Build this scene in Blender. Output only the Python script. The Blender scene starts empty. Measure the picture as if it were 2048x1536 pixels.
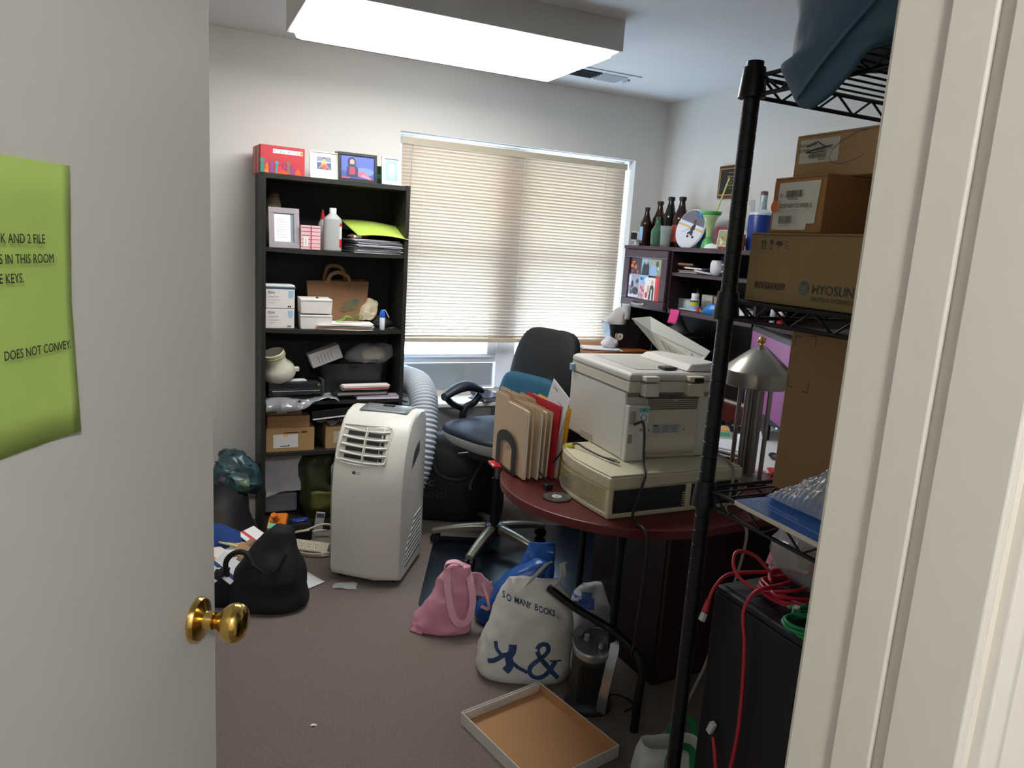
import bpy, math, random
from mathutils import Vector, Matrix, noise
C = bpy.context.scene.collection
SC = bpy.context.scene
R = math.radians
random.seed(7)

# ---------------------------------------------------------------- camera
cam_d = bpy.data.cameras.new('camera')
cam = bpy.data.objects.new('camera', cam_d); C.objects.link(cam)
cam_d.sensor_width = 36.0
cam_d.lens = 1472.05 / 2048 * 36.0
cam_d.clip_start = 0.02
_r = Vector((0.907773, -0.414558, 0.063959)); _d = Vector((-0.018926, -0.192802, -0.981055)); _f = Vector((0.419035, 0.889365, -0.182867))
cam.matrix_world = Matrix((( _r[0], -_d[0], -_f[0], 0.0), (_r[1], -_d[1], -_f[1], 0.0), (_r[2], -_d[2], -_f[2], 1.5), (0, 0, 0, 1)))
SC.camera = cam

# ---------------------------------------------------------------- world, lights, exposure
w = bpy.data.worlds.new('world'); SC.world = w; w.use_nodes = True
_bg = w.node_tree.nodes['Background']
_bg.inputs[0].default_value = (0.58, 0.78, 1.0, 1); _bg.inputs[1].default_value = 7.5
def area(name, loc, rot, sx, sy, power, col, portal=False):
    l = bpy.data.lights.new(name, 'AREA'); l.shape = 'RECTANGLE'; l.size = sx; l.size_y = sy
    l.energy = power; l.color = col
    if portal: l.cycles.is_portal = True
    o = bpy.data.objects.new(name, l); C.objects.link(o); o.location = loc; o.rotation_euler = rot
    return o
area('window_portal', (1.83, 4.12, 1.33), (R(-90), 0, 0), 1.5, 1.5, 1, (1, 1, 1), True)
_l = bpy.data.lights.new('corridor_fill', 'POINT'); _l.energy = 22.0; _l.color = (1.0, 0.97, 0.92); _l.shadow_soft_size = 0.12  # added fill behind the camera, brightens the open door and jamb
_o = bpy.data.objects.new('corridor_fill', _l); C.objects.link(_o); _o.location = (0.0, -0.8, 2.3)
FIXTURE = 5.2                                   # radiance of the ceiling fixture's diffuser
SC.view_settings.view_transform = 'Standard'
SC.view_settings.look = 'None'
SC.view_settings.gamma = 1.0
SC.view_settings.use_curve_mapping = False
SC.view_settings.exposure = 1.45
SC.cycles.use_denoising = True
SC.cycles.max_bounces = 10
SC.cycles.diffuse_bounces = 5
SC.cycles.transmission_bounces = 8
SC.cycles.transparent_max_bounces = 12
SC.cycles.sample_clamp_indirect = 6.0
SC.cycles.caustics_reflective = False
SC.cycles.caustics_refractive = False

# ---------------------------------------------------------------- materials
def lin(h):
    if isinstance(h, str):
        h = h.lstrip('#'); c = [int(h[i:i + 2], 16) / 255 for i in (0, 2, 4)]
    else: c = [x / 255 for x in h]
    return [x / 12.92 if x <= 0.04045 else ((x + 0.055) / 1.055) ** 2.4 for x in c]
_mats = {}
def mat(col, rough=0.55, metal=0.0, var=0.07, vs=9.0, bump=0.0, bs=60.0, trans=0.0, alpha=1.0, emit=0.0, translucent=0.0, spec=0.5, aniso=None, ior=1.45):
    key = (str(col), rough, metal, var, vs, bump, bs, trans, alpha, emit, translucent, spec, str(aniso), ior)
    if key in _mats: return _mats[key]
    m = bpy.data.materials.new('material'); m.use_nodes = True
    nt = m.node_tree; nd = nt.nodes; ln = nt.links; p = nd['Principled BSDF']
    c = lin(col)
    tc = nd.new('ShaderNodeTexCoord')
    src = tc.outputs['Object']
    if aniso:
        mp = nd.new('ShaderNodeMapping'); mp.inputs['Scale'].default_value = aniso
        ln.new(src, mp.inputs[0]); src = mp.outputs[0]
    if var > 0:
        n = nd.new('ShaderNodeTexNoise'); n.inputs['Scale'].default_value = vs; n.inputs['Detail'].default_value = 4
        ln.new(src, n.inputs['Vector'])
        mx = nd.new('ShaderNodeMix'); mx.data_type = 'RGBA'
        mx.inputs[6].default_value = [min(1, x * (1 - var)) for x in c] + [1]
        mx.inputs[7].default_value = [min(1, x * (1 + var)) for x in c] + [1]
        ln.new(n.outputs['Fac'], mx.inputs[0]); ln.new(mx.outputs[2], p.inputs['Base Color'])
    else: p.inputs['Base Color'].default_value = c + [1]
    p.inputs['Roughness'].default_value = rough; p.inputs['Metallic'].default_value = metal
    p.inputs['Transmission Weight'].default_value = trans; p.inputs['Alpha'].default_value = alpha
    p.inputs['Specular IOR Level'].default_value = spec; p.inputs['IOR'].default_value = ior
    if emit:
        p.inputs['Emission Color'].default_value = c + [1]; p.inputs['Emission Strength'].default_value = emit
    if bump:
        b = nd.new('ShaderNodeTexNoise'); b.inputs['Scale'].default_value = bs; b.inputs['Detail'].default_value = 3
        ln.new(src, b.inputs['Vector'])
        bp = nd.new('ShaderNodeBump'); bp.inputs['Strength'].default_value = bump; bp.inputs['Distance'].default_value = 0.01
        ln.new(b.outputs['Fac'], bp.inputs['Height']); ln.new(bp.outputs[0], p.inputs['Normal'])
    if translucent:
        t = nd.new('ShaderNodeBsdfTranslucent'); t.inputs[0].default_value = c + [1]
        ms = nd.new('ShaderNodeMixShader'); ms.inputs[0].default_value = translucent
        ln.new(p.outputs[0], ms.inputs[1]); ln.new(t.outputs[0], ms.inputs[2])
        ln.new(ms.outputs[0], nd['Material Output'].inputs[0])
    _mats[key] = m
    return m
def print_mat():
    m = bpy.data.materials.new('material'); m.use_nodes = True
    nt = m.node_tree; p = nt.nodes['Principled BSDF']
    a = nt.nodes.new('ShaderNodeAttribute'); a.attribute_name = 'Col'
    nt.links.new(a.outputs['Color'], p.inputs['Base Color']); p.inputs['Roughness'].default_value = 0.45
    return m
PRINT = print_mat()

# ---------------------------------------------------------------- mesh helpers
def basis(ax):
    ax = Vector(ax).normalized()
    t = Vector((0, 0, 1)) if abs(ax.z) < 0.9 else Vector((1, 0, 0))
    u = ax.cross(t).normalized(); return u, ax.cross(u).normalized()
class MB:
    def __init__(s): s.v = []; s.f = []; s.c = []
    def add(s, vs, fs, col=None):
        n = len(s.v); s.v += [Vector(v) for v in vs]
        for f in fs: s.f.append([i + n for i in f]); s.c.append(col)
        return s
    def box(s, c, d, rot=None, col=None):
        c = Vector(c); h = [x / 2 for x in d]; q = []
        for z in (-1, 1):
            for x, y in ((-1, -1), (1, -1), (1, 1), (-1, 1)):
                v = Vector((x * h[0], y * h[1], z * h[2]))
                if rot is not None: v = rot @ v
                q.append(c + v)
        return s.add(q, [(3, 2, 1, 0), (4, 5, 6, 7), (0, 1, 5, 4), (1, 2, 6, 5), (2, 3, 7, 6), (3, 0, 4, 7)], col)
    def bx(s, x0, x1, y0, y1, z0, z1, col=None):
        return s.box(((x0 + x1) / 2, (y0 + y1) / 2, (z0 + z1) / 2), (x1 - x0, y1 - y0, z1 - z0), None, col)
    def loft(s, rings, cap=True, closed=True, col=None):
        n = len(rings[0]); fs = []; vs = [p for r in rings for p in r]
        for i in range(len(rings) - 1):
            for j in range(n if closed else n - 1):
                k = (j + 1) % n
                fs.append((i * n + j, i * n + k, (i + 1) * n + k, (i + 1) * n + j))
        if cap and closed:
            fs.append(tuple(range(n))[::-1]); fs.append(tuple(range((len(rings) - 1) * n, len(rings) * n)))
        return s.add(vs, fs, col)
    def cyl(s, p0, p1, r0, r1=None, n=16, cap=True, col=None):
        r1 = r0 if r1 is None else r1
        p0 = Vector(p0); p1 = Vector(p1); u, v = basis(p1 - p0)
        rr = [[p + (u * math.cos(a) + v * math.sin(a)) * r for a in [2 * math.pi * i / n for i in range(n)]] for p, r in ((p0, r0), (p1, r1))]
        return s.loft(rr, cap, True, col)
    def lathe(s, prof, c=(0, 0, 0), ax=(0, 0, 1), n=24, cap=True, col=None, sx=1, sy=1):
        c = Vector(c); ax = Vector(ax).normalized(); u, v = basis(ax)
        rr = [[c + ax * h + u * (math.cos(2 * math.pi * i / n) * r * sx) + v * (math.sin(2 * math.pi * i / n) * r * sy) for i in range(n)] for r, h in prof]
        return s.loft(rr, cap, True, col)
    def tube(s, pts, r, n=8, smooth=6, cap=True, col=None):
        P = curve(pts, smooth) if smooth else [Vector(p) for p in pts]
        rr = []; u = None
        for i, p in enumerate(P):
            t = (P[min(i + 1, len(P) - 1)] - P[max(i - 1, 0)])
            if t.length < 1e-9: t = Vector((0, 0, 1))
            t.normalize()
            if u is None: u, v = basis(t)
            u = (u - t * u.dot(t)); u.normalize(); v = t.cross(u)
            ri = r(i / (len(P) - 1)) if callable(r) else r
            rr.append([p + (u * math.cos(2 * math.pi * k / n) + v * math.sin(2 * math.pi * k / n)) * ri for k in range(n)])
        return s.loft(rr, cap, True, col)
    def strip(s, pts, wdir, wid, th=0.001, smooth=6, col=None):
        P = curve(pts, smooth) if smooth else [Vector(p) for p in pts]
        rr = []; wd = Vector(wdir).normalized()
        for i, p in enumerate(P):
            t = (P[min(i + 1, len(P) - 1)] - P[max(i - 1, 0)]).normalized()
            nn = wd.cross(t).normalized()
            a = wd * (wid / 2); b = nn * (th / 2)
            rr.append([p - a - b, p + a - b, p + a + b, p - a + b])
        return s.loft(rr, True, True, col)
    def prism(s, poly, y0, y1, col=None):           # polygon in x,z extruded along y
        n = len(poly)
        a = [(x, y0, z) for x, z in poly]; b = [(x, y1, z) for x, z in poly]
        return s.add(a + b, [tuple(range(n)), tuple(range(2 * n - 1, n - 1, -1))] + [(i + n, (i + 1) % n + n, (i + 1) % n, i) for i in range(n)], col)
    def slab(s, poly, z0, z1, col=None):            # polygon in x,y extruded along z
        n = len(poly)
        a = [(x, y, z0) for x, y in poly]; b = [(x, y, z1) for x, y in poly]
        return s.add(a + b, [tuple(range(n))[::-1], tuple(range(n, 2 * n))] + [(i, (i + 1) % n, (i + 1) % n + n, i + n) for i in range(n)], col)
    def grid(s, fn, nu, nv, col=None, th=0.0):
        vs = [Vector(fn(i / nu, j / nv)) for j in range(nv + 1) for i in range(nu + 1)]
        fs = [(j * (nu + 1) + i, j * (nu + 1) + i + 1, (j + 1) * (nu + 1) + i + 1, (j + 1) * (nu + 1) + i) for j in range(nv) for i in range(nu)]
        return s.add(vs, fs, col)
    def crumple(s, amp, sc, seed=0, keep=None):
        o = Vector((seed * 3.7, seed * 1.3, seed * 2.1))
        for i, v in enumerate(s.v):
            k = 1 if keep is None else keep(v)
            s.v[i] = v + (noise.noise_vector(v * sc + o) + 0.45 * noise.noise_vector(v * sc * 2.3 + o)) * amp * k
        return s
    def xf(s, m):
        s.v = [m @ v for v in s.v]; return s
def curve(pts, k):
    P = [Vector(p) for p in pts]
    if len(P) < 3: return P
    out = []
    for i in range(len(P) - 1):
        a = P[i - 1] if i else P[0] * 2 - P[1]; b = P[i]; c = P[i + 1]; d = P[i + 2] if i + 2 < len(P) else P[-1] * 2 - P[-2]
        for j in range(k):
            t = j / k
            out.append(0.5 * ((2 * b) + (c - a) * t + (2 * a - 5 * b + 4 * c - d) * t * t + (3 * b - a - 3 * c + d) * t ** 3))
    out.append(P[-1]); return out
def ring(cx, cy, z, rx, ry, n=28, pw=2.0, rot=0.0):
    o = []
    for i in range(n):
        a = 2 * math.pi * i / n; ca, sa = math.cos(a), math.sin(a)
        x = rx * math.copysign(abs(ca) ** (2 / pw), ca); y = ry * math.copysign(abs(sa) ** (2 / pw), sa)
        o.append(Vector((cx + x * math.cos(rot) - y * math.sin(rot), cy + x * math.sin(rot) + y * math.cos(rot), z)))
    return o
def rings(rows, n=28, pw=2.0, sub=4):               # rows of cx, cy, z, rx, ry, smoothly interpolated
    P = []
    R5 = [tuple(r) for r in rows]
    for i in range(len(R5) - 1):
        a = R5[max(i - 1, 0)]; b = R5[i]; c = R5[i + 1]; d = R5[min(i + 2, len(R5) - 1)]
        for j in range(sub):
            t = j / sub
            P.append([0.5 * ((2 * b[k]) + (c[k] - a[k]) * t + (2 * a[k] - 5 * b[k] + 4 * c[k] - d[k]) * t * t + (3 * b[k] - a[k] - 3 * c[k] + d[k]) * t ** 3) for k in range(5)])
    P.append(R5[-1])
    return [ring(p[0], p[1], p[2], max(p[3], 0.001), max(p[4], 0.001), n, pw) for p in P]

def tag(o, label=None, cat=None, group=None, kind=None):
    if label: o['label'] = label
    if cat: o['category'] = cat
    if group: o['group'] = group
    if kind: o['kind'] = kind
    return o
def T(name, label, cat, loc=(0, 0, 0), rz=0.0, group=None, rot=None):
    o = bpy.data.objects.new(name, None); C.objects.link(o); o.empty_display_size = 0.05
    o.location = loc; o.rotation_euler = rot if rot else (0, 0, R(rz))
    return tag(o, label, cat, group)
def P(mb, name, m, parent=None, bevel=0.0, seg=2, smooth=False, sub=0, label=None, loc=None, rot=None, angle=40, solid=0.0):
    me = bpy.data.meshes.new(name)
    me.from_pydata([tuple(v) for v in mb.v], [], mb.f)
    if any(c is not None for c in mb.c):
        ca = me.color_attributes.new('Col', 'FLOAT_COLOR', 'CORNER')
        buf = []
        for f, c in zip(mb.f, mb.c): buf += (lin(c) + [1]) * len(f)
        ca.data.foreach_set('color', buf)
    me.validate(); me.update()
    if smooth:
        me.polygons.foreach_set('use_smooth', [True] * len(me.polygons))
        if angle < 180: me.set_sharp_from_angle(angle=R(angle))
    me.materials.append(m)
    o = bpy.data.objects.new(name, me); C.objects.link(o)
    if parent: o.parent = parent
    if loc: o.location = loc
    if rot: o.rotation_euler = rot
    if solid:
        q = o.modifiers.new('solid', 'SOLIDIFY'); q.thickness = solid; q.offset = 0
    if bevel:
        b = o.modifiers.new('bevel', 'BEVEL'); b.width = bevel; b.segments = seg; b.limit_method = 'ANGLE'; b.angle_limit = R(35)
    if sub:
        q = o.modifiers.new('sub', 'SUBSURF'); q.levels = sub; q.render_levels = sub
    if label: o['label'] = label
    return o
def S(mb, name, m, **k):                             # a piece of the setting
    o = P(mb, name, m, **k)
    if not o.parent: o['kind'] = 'structure'
    return o
def again(src, loc=None, rot=None, parent=None):     # another of the same part, sharing its mesh
    o = src.copy(); C.objects.link(o)
    if parent: o.parent = parent
    if loc: o.location = loc
    if rot: o.rotation_euler = rot
    return o
def dec(parent, name, polys, y=-0.0006, m=None, step=0.00012):      # flat print on a face: (colour, [(x, z), ...])
    mb = MB()
    for i, (c, pl) in enumerate(polys):
        yy = y - i * step
        mb.add([(x, yy, z) for x, z in pl], [tuple(range(len(pl)))], c)
    return P(mb, name, m or PRINT, parent)
def rect(x0, x1, z0, z1): return [(x0, z0), (x1, z0), (x1, z1), (x0, z1)]
def oval(cx, cz, rx, rz, n=20, a0=0, a1=360): return [(cx + rx * math.cos(R(a0 + (a1 - a0) * i / n)), cz + rz * math.sin(R(a0 + (a1 - a0) * i / n))) for i in range(n if a1 - a0 >= 360 else n + 1)]
def line(pts, wd):                                  # a thick polyline as one polygon
    L = []; Q = []
    for i, p in enumerate(pts):
        a = pts[max(i - 1, 0)]; b = pts[min(i + 1, len(pts) - 1)]
        dx, dz = b[0] - a[0], b[1] - a[1]; l = math.hypot(dx, dz) or 1
        L.append((p[0] - dz / l * wd / 2, p[1] + dx / l * wd / 2)); Q.append((p[0] + dz / l * wd / 2, p[1] - dx / l * wd / 2))
    return [L[i:i + 2] + [Q[i + 1], Q[i]] for i in range(len(pts) - 1)]
def barcode(x0, x1, z0, z1, n, col='202020', seed=1):
    r = random.Random(seed); out = []; x = x0; u = (x1 - x0) / n
    while x < x1 - u * 0.5:
        wd = u * r.choice((0.35, 0.6, 0.9)); out.append((col, rect(x, min(x + wd, x1), z0, z1))); x += wd + u * r.choice((0.3, 0.5, 0.7))
    return out
def txt(parent, s, x, z, h, col='202020', y=-0.0012, align='LEFT', sx=1.0, name='lettering', rot=None, shear=0.0, m=None, bold=0.0):
    f = bpy.data.curves.new(name, 'FONT'); f.body = s; f.size = h / 0.70; f.align_x = align; f.extrude = 0.00005; f.shear = shear
    f.resolution_u = 3; f.offset = bold
    q = bpy.data.objects.new(name, f); C.objects.link(q)
    dg = bpy.context.evaluated_depsgraph_get()
    me = bpy.data.meshes.new_from_object(q.evaluated_get(dg)); bpy.data.objects.remove(q); bpy.data.curves.remove(f)
    me.materials.clear(); me.materials.append(m or mat(col, 0.6, var=0))
    o = bpy.data.objects.new(name, me); C.objects.link(o); o.parent = parent
    o.location = (x, y, z); o.rotation_euler = rot or (R(90), 0, 0); o.scale = (sx, 1, 1)
    return o

# common materials
WALL = mat('dcdad6', 0.85, var=0.02, vs=3, bump=0.05, bs=120)
CEIL = mat('dddddd', 0.9, var=0.02, vs=3, bump=0.1, bs=150)
TRIMW = mat('dad7cf', 0.45, var=0.02, vs=4)
BLACKW = mat('23221f', 0.5, var=0.15, vs=12, aniso=(1, 1, 0.15))
BLACKP = mat('16171a', 0.4, var=0.1)
CARD = mat('a3835a', 0.85, var=0.06, vs=14, bump=0.05, bs=90)
CARD2 = mat('b08762', 0.85, var=0.06, vs=14, bump=0.05, bs=90)
PAPER = mat('e6e7ea', 0.8, var=0.02)
STEEL = mat('9a9691', 0.32, 1.0, var=0.05)
BLKMET = mat('101113', 0.33, 0.3, var=0.1)
CLEAR = mat('f4f6f8', 0.12, trans=1.0, var=0, ior=1.05, alpha=0.55)

# ================================================================ the setting
YW, XR, HC, XL = 3.90, 2.775, 2.41, -0.42
carpet = mat('776b64', 0.95, var=0.42, vs=150, bump=0.5, bs=300)
S(MB().bx(-1.6, 3.2, -1.9, 4.2, -0.05, 0.0), 'floor', carpet)
S(MB().bx(-1.6, 3.2, -1.9, 4.2, HC, HC + 0.06), 'ceiling', CEIL)
WX0, WX1, WZ0, WZ1 = 1.103, 2.566, 0.585, 2.058
b = MB()
b.bx(XL - 0.1, WX0, YW, YW + 0.24, 0, HC); b.bx(WX1, XR + 0.1, YW, YW + 0.24, 0, HC)
b.bx(WX0, WX1, YW, YW + 0.24, 0, WZ0); b.bx(WX0, WX1, YW, YW + 0.24, WZ1, HC)
S(b, 'wall_back', WALL)
S(MB().bx(XR, XR + 0.1, 0.28, YW, 0, HC), 'wall_right', WALL)
S(MB().bx(XL - 0.1, XL, 0.28, YW, 0, HC), 'wall_left', WALL)
DX0, DX1, DY0, DY1, DH = -0.345, 0.515, 0.28, 0.422, 2.05
b = MB(); b.bx(-1.6, DX0, DY0, DY1, 0, HC); b.bx(DX1, 3.2, DY0, DY1, 0, HC); b.bx(DX0, DX1, DY0, DY1, DH, HC)
S(b, 'wall_front', WALL)
S(MB().bx(-1.6, 3.2, -1.9, -1.8, 0, HC), 'wall_corridor', WALL)
S(MB().bx(-1.7, -1.6, -1.9, DY1, 0, HC), 'wall_corridor_end', WALL)
S(MB().bx(3.2, 3.3, -1.9, DY1, 0, HC), 'wall_corridor_far', WALL)
# door frame: jamb with stop, and corridor casing
def jamb(name, x, sgn):
    t = bpy.data.objects.new(name, None); C.objects.link(t); t['kind'] = 'structure'; t.location = (x, 0, 0)
    P(MB().bx(min(0, sgn * 0.015), max(0, sgn * 0.015), DY0 - 0.002, DY1 + 0.003, 0, DH), 'jamb_board', TRIMW, t, bevel=0.001)
    P(MB().bx(min(0, -sgn * .005), max(0, -sgn * .005), .344, .378, 0, DH), 'door_stop', TRIMW, t, bevel=0.0015)
    P(MB().bx(min(0, -sgn * .008), max(0, -sgn * .008), DY0 - .002, .331, 0, DH), 'jamb_liner', TRIMW, t, bevel=0.0015)
    c = MB()
    prof = [(0.006, 0.0), (0.006, -0.010), (0.018, -0.014), (0.030, -0.010), (0.052, -0.016), (0.062, -0.016), (0.062, 0.0)]
    c.slab([(sgn * px, DY0 + py) for px, py in prof][::(1 if sgn < 0 else -1)], 0, DH + 0.06)
    P(c, 'casing', TRIMW, t, bevel=0.0015)
    c = MB(); c.slab([(sgn * px, DY1 - py) for px, py in prof], 0, DH + 0.06)
    P(c, 'casing', TRIMW, t, bevel=0.0015)
    return t
jamb('trim_1', 0.5, 1)
jamb('trim_2', -0.33, -1)
S(MB().bx(DX0, DX1, DY0, DY1, DH - 0.015, DH), 'trim_3', TRIMW)
S(MB().bx(XL, WX1 + 0.2, YW - 0.012, YW, 0, 0.09), 'baseboard_back', TRIMW, bevel=0.002)
S(MB().bx(XL, XL + 0.012, DY1, YW - 0.012, 0, 0.09), 'baseboard_left', TRIMW, bevel=0.002)
S(MB().bx(XR - 0.012, XR, DY1, YW - 0.012, 0, 0.09), 'baseboard_right', TRIMW, bevel=0.002)

# door, open into the room
door = bpy.data.objects.new('door_1', None); C.objects.link(door); door['kind'] = 'structure'
door.location = (-0.33, 0.424, 0); door.rotation_euler = (0, 0, R(61.35))
P(MB().bx(0.003, 0.799, 0.0, 0.035, 0.012, 2.03), 'slab', mat('d6d5d0', 0.5, var=0.03, vs=2.5), door, bevel=0.0015)
BRASS = mat('dcb968', 0.16, 1.0, var=0.03)
k = MB(); k.lathe([(0.033, 0), (0.033, 0.003), (0.030, 0.008), (0.020, 0.011), (0.013, 0.014), (0.0125, 0.026)], (0, 0, 0), (0, -1, 0), 32)
rose = P(k, 'rose', BRASS, door, smooth=True, loc=(0.742, 0.0, 0.94))
k = MB(); k.lathe([(0.0105, 0.02), (0.0105, 0.030), (0.0135, 0.033), (0.0145, 0.037), (0.021, 0.041), (0.0265, 0.048), (0.0285, 0.056), (0.027, 0.064), (0.022, 0.070), (0.012, 0.0735), (0.003, 0.0745)], (0, 0, 0), (0, -1, 0), 32)
P(k, 'door_knob', BRASS, door, smooth=True, loc=(0.742, 0.0, 0.94), angle=180)
P(MB().bx(0.7985, 0.8, 0.006, 0.029, 0.91, 0.97), 'latch_plate', BRASS, door)
for z in (0.25, 1.02, 1.8): P(MB().cyl((-0.004, -0.004, z - 0.045), (-0.004, -0.004, z + 0.045), 0.006, n=10), 'hinge', BRASS, door, smooth=True)
t = T('paper_notice', 'lime green paper notice with black capitals on the open white door', 'notice',
      (-0.33 + 0.479 * 0.281 + 0.878 * 0.0009, 0.424 + 0.878 * 0.281 - 0.479 * 0.0009, 1.283), 61.35)
LIME = mat('b0cf6c', 0.8, var=0.03)
b = MB(); b.grid(lambda u, v: (u * 0.216, -0.0006 - 0.004 * (abs(u - 0.5) * 2) ** 6 * abs(v - 0.5) * 2, v * 0.267), 20, 8); P(b, 'sheet', LIME, t, smooth=True, solid=0.0004)
for s, x, z in (('DESK AND 2 FILE', 0.176, 0.192), ('CABINETS IN THIS ROOM', 0.187, 0.174), ('HAVE KEYS.', 0.146, 0.157), ('DOES NOT CONVEY.', 0.206, 0.089)):
    txt(t, s, x, z, 0.0085, '1c1c1c', -0.0052, 'RIGHT', 0.78)

# window: frame, sashes, panes
win = bpy.data.objects.new('window_1', None); C.objects.link(win); win['kind'] = 'structure'; win.location = (0, 0, 0)
VIN = mat('d9dbe0', 0.4, var=0.02)
GLASS = bpy.data.materials.new('material'); GLASS.use_nodes = True
_n = GLASS.node_tree.nodes; _k = GLASS.node_tree.links
_t = _n.new('ShaderNodeBsdfTransparent'); _t.inputs[0].default_value = (.93, .96, .97, 1)
_g = _n.new('ShaderNodeBsdfGlossy'); _g.inputs[1].default_value = .02
_m = _n.new('ShaderNodeMixShader'); _m.inputs[0].default_value = .06
_k.new(_t.outputs[0], _m.inputs[1]); _k.new(_g.outputs[0], _m.inputs[2]); _k.new(_m.outputs[0], _n['Material Output'].inputs[0])
fy0, fy1 = 4.03, 4.09
P(MB().bx(WX0, WX0 + 0.05, fy0, fy1, 0.61, WZ1), 'window_frame', VIN, win, bevel=0.003)
P(MB().bx(WX1 - 0.05, WX1, fy0, fy1, 0.61, WZ1), 'window_frame', VIN, win, bevel=0.003)
P(MB().bx(WX0 + 0.05, WX1 - 0.05, fy0, fy1, WZ1 - 0.05, WZ1), 'window_frame', VIN, win, bevel=0.003)
P(MB().bx(WX0 + 0.05, WX1 - 0.05, fy0, fy1, 0.61, 0.652), 'window_frame', mat('cfc8bd', 0.5), win, bevel=0.003)
P(MB().bx(1.775, 1.90, fy0 - 0.006, fy1, 0.652, WZ1 - 0.05), 'mullion', VIN, win, bevel=0.004)
s = P(MB().bx(1.153, 1.775, fy0 + 0.004, fy1 - 0.01, 0.807, 0.859), 'sash', VIN, win, bevel=0.003)
P(MB().bx(1.153, 1.76, fy0 - 0.004, fy0 + 0.004, 0.838, 0.846), 'sash_lip', VIN, s)
P(MB().bx(1.72, 1.775, fy0 + 0.004, fy1 - 0.01, 0.859, 2.0), 'sash', VIN, win, bevel=0.003)
P(MB().bx(1.153, 1.185, fy0 + 0.004, fy1 - 0.01, 0.859, 2.0), 'sash', VIN, win, bevel=0.003)
P(MB().bx(1.185, 1.72, fy0 + 0.004, fy1 - 0.01, 1.42, 1.46), 'sash', VIN, win, bevel=0.003)
P(MB().bx(1.90, 2.516, fy0 + 0.004, fy1 - 0.01, 0.652, 0.721), 'sash', VIN, win, bevel=0.003)
P(MB().bx(2.475, 2.516, fy0 + 0.004, fy1 - 0.01, 0.721, 2.0), 'sash', VIN, win, bevel=0.003)
P(MB().bx(1.90, 2.475, fy0 + 0.004, fy1 - 0.01, 1.42, 1.46), 'sash', VIN, win, bevel=0.003)
for x0, x1, z0, z1 in ((1.185, 1.72, 0.859, 1.42), (1.185, 1.72, 1.46, 2.008), (1.90, 2.475, 0.721, 1.42), (1.90, 2.475, 1.46, 2.008)):
    P(MB().bx(x0, x1, 4.055, 4.059, z0, z1), 'pane', GLASS, win)
S(MB().bx(WX0, WX1, 3.82, 4.09, WZ0, 0.61), 'trim_4', mat('e3e0da', 0.4, var=0.02), bevel=0.006, seg=3)
t = T('window_vent_panel', 'grey plastic vent panel filling the gap under the raised window sash', 'panel', (1.155, 4.02, 0.654))
GP = mat('8f979c', 0.45, var=0.05)
P(MB().bx(0, 0.42, 0, 0.02, 0, 0.152), 'fixed_panel', GP, t, bevel=0.002)
P(MB().bx(0.40, 0.607, 0.004, 0.016, 0.004, 0.152), 'slider_panel', mat('9aa1a6', 0.3, var=0.08), t, bevel=0.002)
P(MB().strip([(0.43, 0.0, 0.012), (0.60, 0.0, 0.013)], (0, 0, 1), 0.01, 0.0008, 0), 'tape', mat('eef2f5', 0.25, translucent=0.5), t)
P(MB().strip([(0.606, -0.001, 0.01), (0.606, -0.001, 0.145)], (1, 0, 0), 0.012, 0.0008, 0), 'tape', mat('eef2f5', 0.25, translucent=0.5), t)
P(MB().lathe([(0.078, 0), (0.078, 0.03), (0.07, 0.03)], (0.03, -0.001, 0.075), (0, -1, 0), 28), 'hose_collar', mat('a9c3d8', 0.4), t, smooth=True)

# mini blind
t = T('mini_blind', 'beige mini blind lowered over most of the window', 'blind', (1.835, 3.97, 0))
BL = mat('dccdbd', 0.5, var=0.02, translucent=0.30)
BR = mat('c9bca6', 0.5, var=0.03)
P(MB().bx(-0.707, 0.71, -0.018, 0.012, 2.003, 2.038), 'headrail', BR, t, bevel=0.002)
P(MB().bx(-0.69, 0.71, -0.012, 0.012, 0.938, 0.962), 'bottom_rail', BR, t, bevel=0.003)
sl = MB()
sl.loft([[(x, -0.0125, 0), (x, -0.0045, 0.0016), (x, 0.0045, 0.0016), (x, 0.0125, 0), (x, 0.0045, 0.0011), (x, -0.0045, 0.0011)] for x in (-0.70, 0.708)])
NS = 57; first = None
for i in range(NS):
    f = i / (NS - 1); z = 0.972 + f * (1.994 - 0.972)
    tilt = R(-(46 + 24 * min(1, f * 1.25)) + random.uniform(-.7, .7))
    sag = random.uniform(-0.0004, 0.0004)
    if first is None: first = P(sl, 'slat', BL, t, smooth=True, loc=(0, 0, z + sag), rot=(tilt, 0, 0))
    else: again(first, (0, 0, z + sag), (tilt, random.uniform(-0.0005, 0.0005), 0))
for x in (-0.575, 0.02, 0.56):
    P(MB().cyl((x, -0.014, 0.95), (x, -0.014, 2.01), 0.0009, n=5), 'ladder_cord', mat('e8e4da', 0.7), t)
P(MB().cyl((-0.655, -0.02, 1.35), (-0.65, -0.022, 2.0), 0.0025, n=6), 'tilt_wand', mat('e8e8e8', 0.2, trans=0.6), t)

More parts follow.
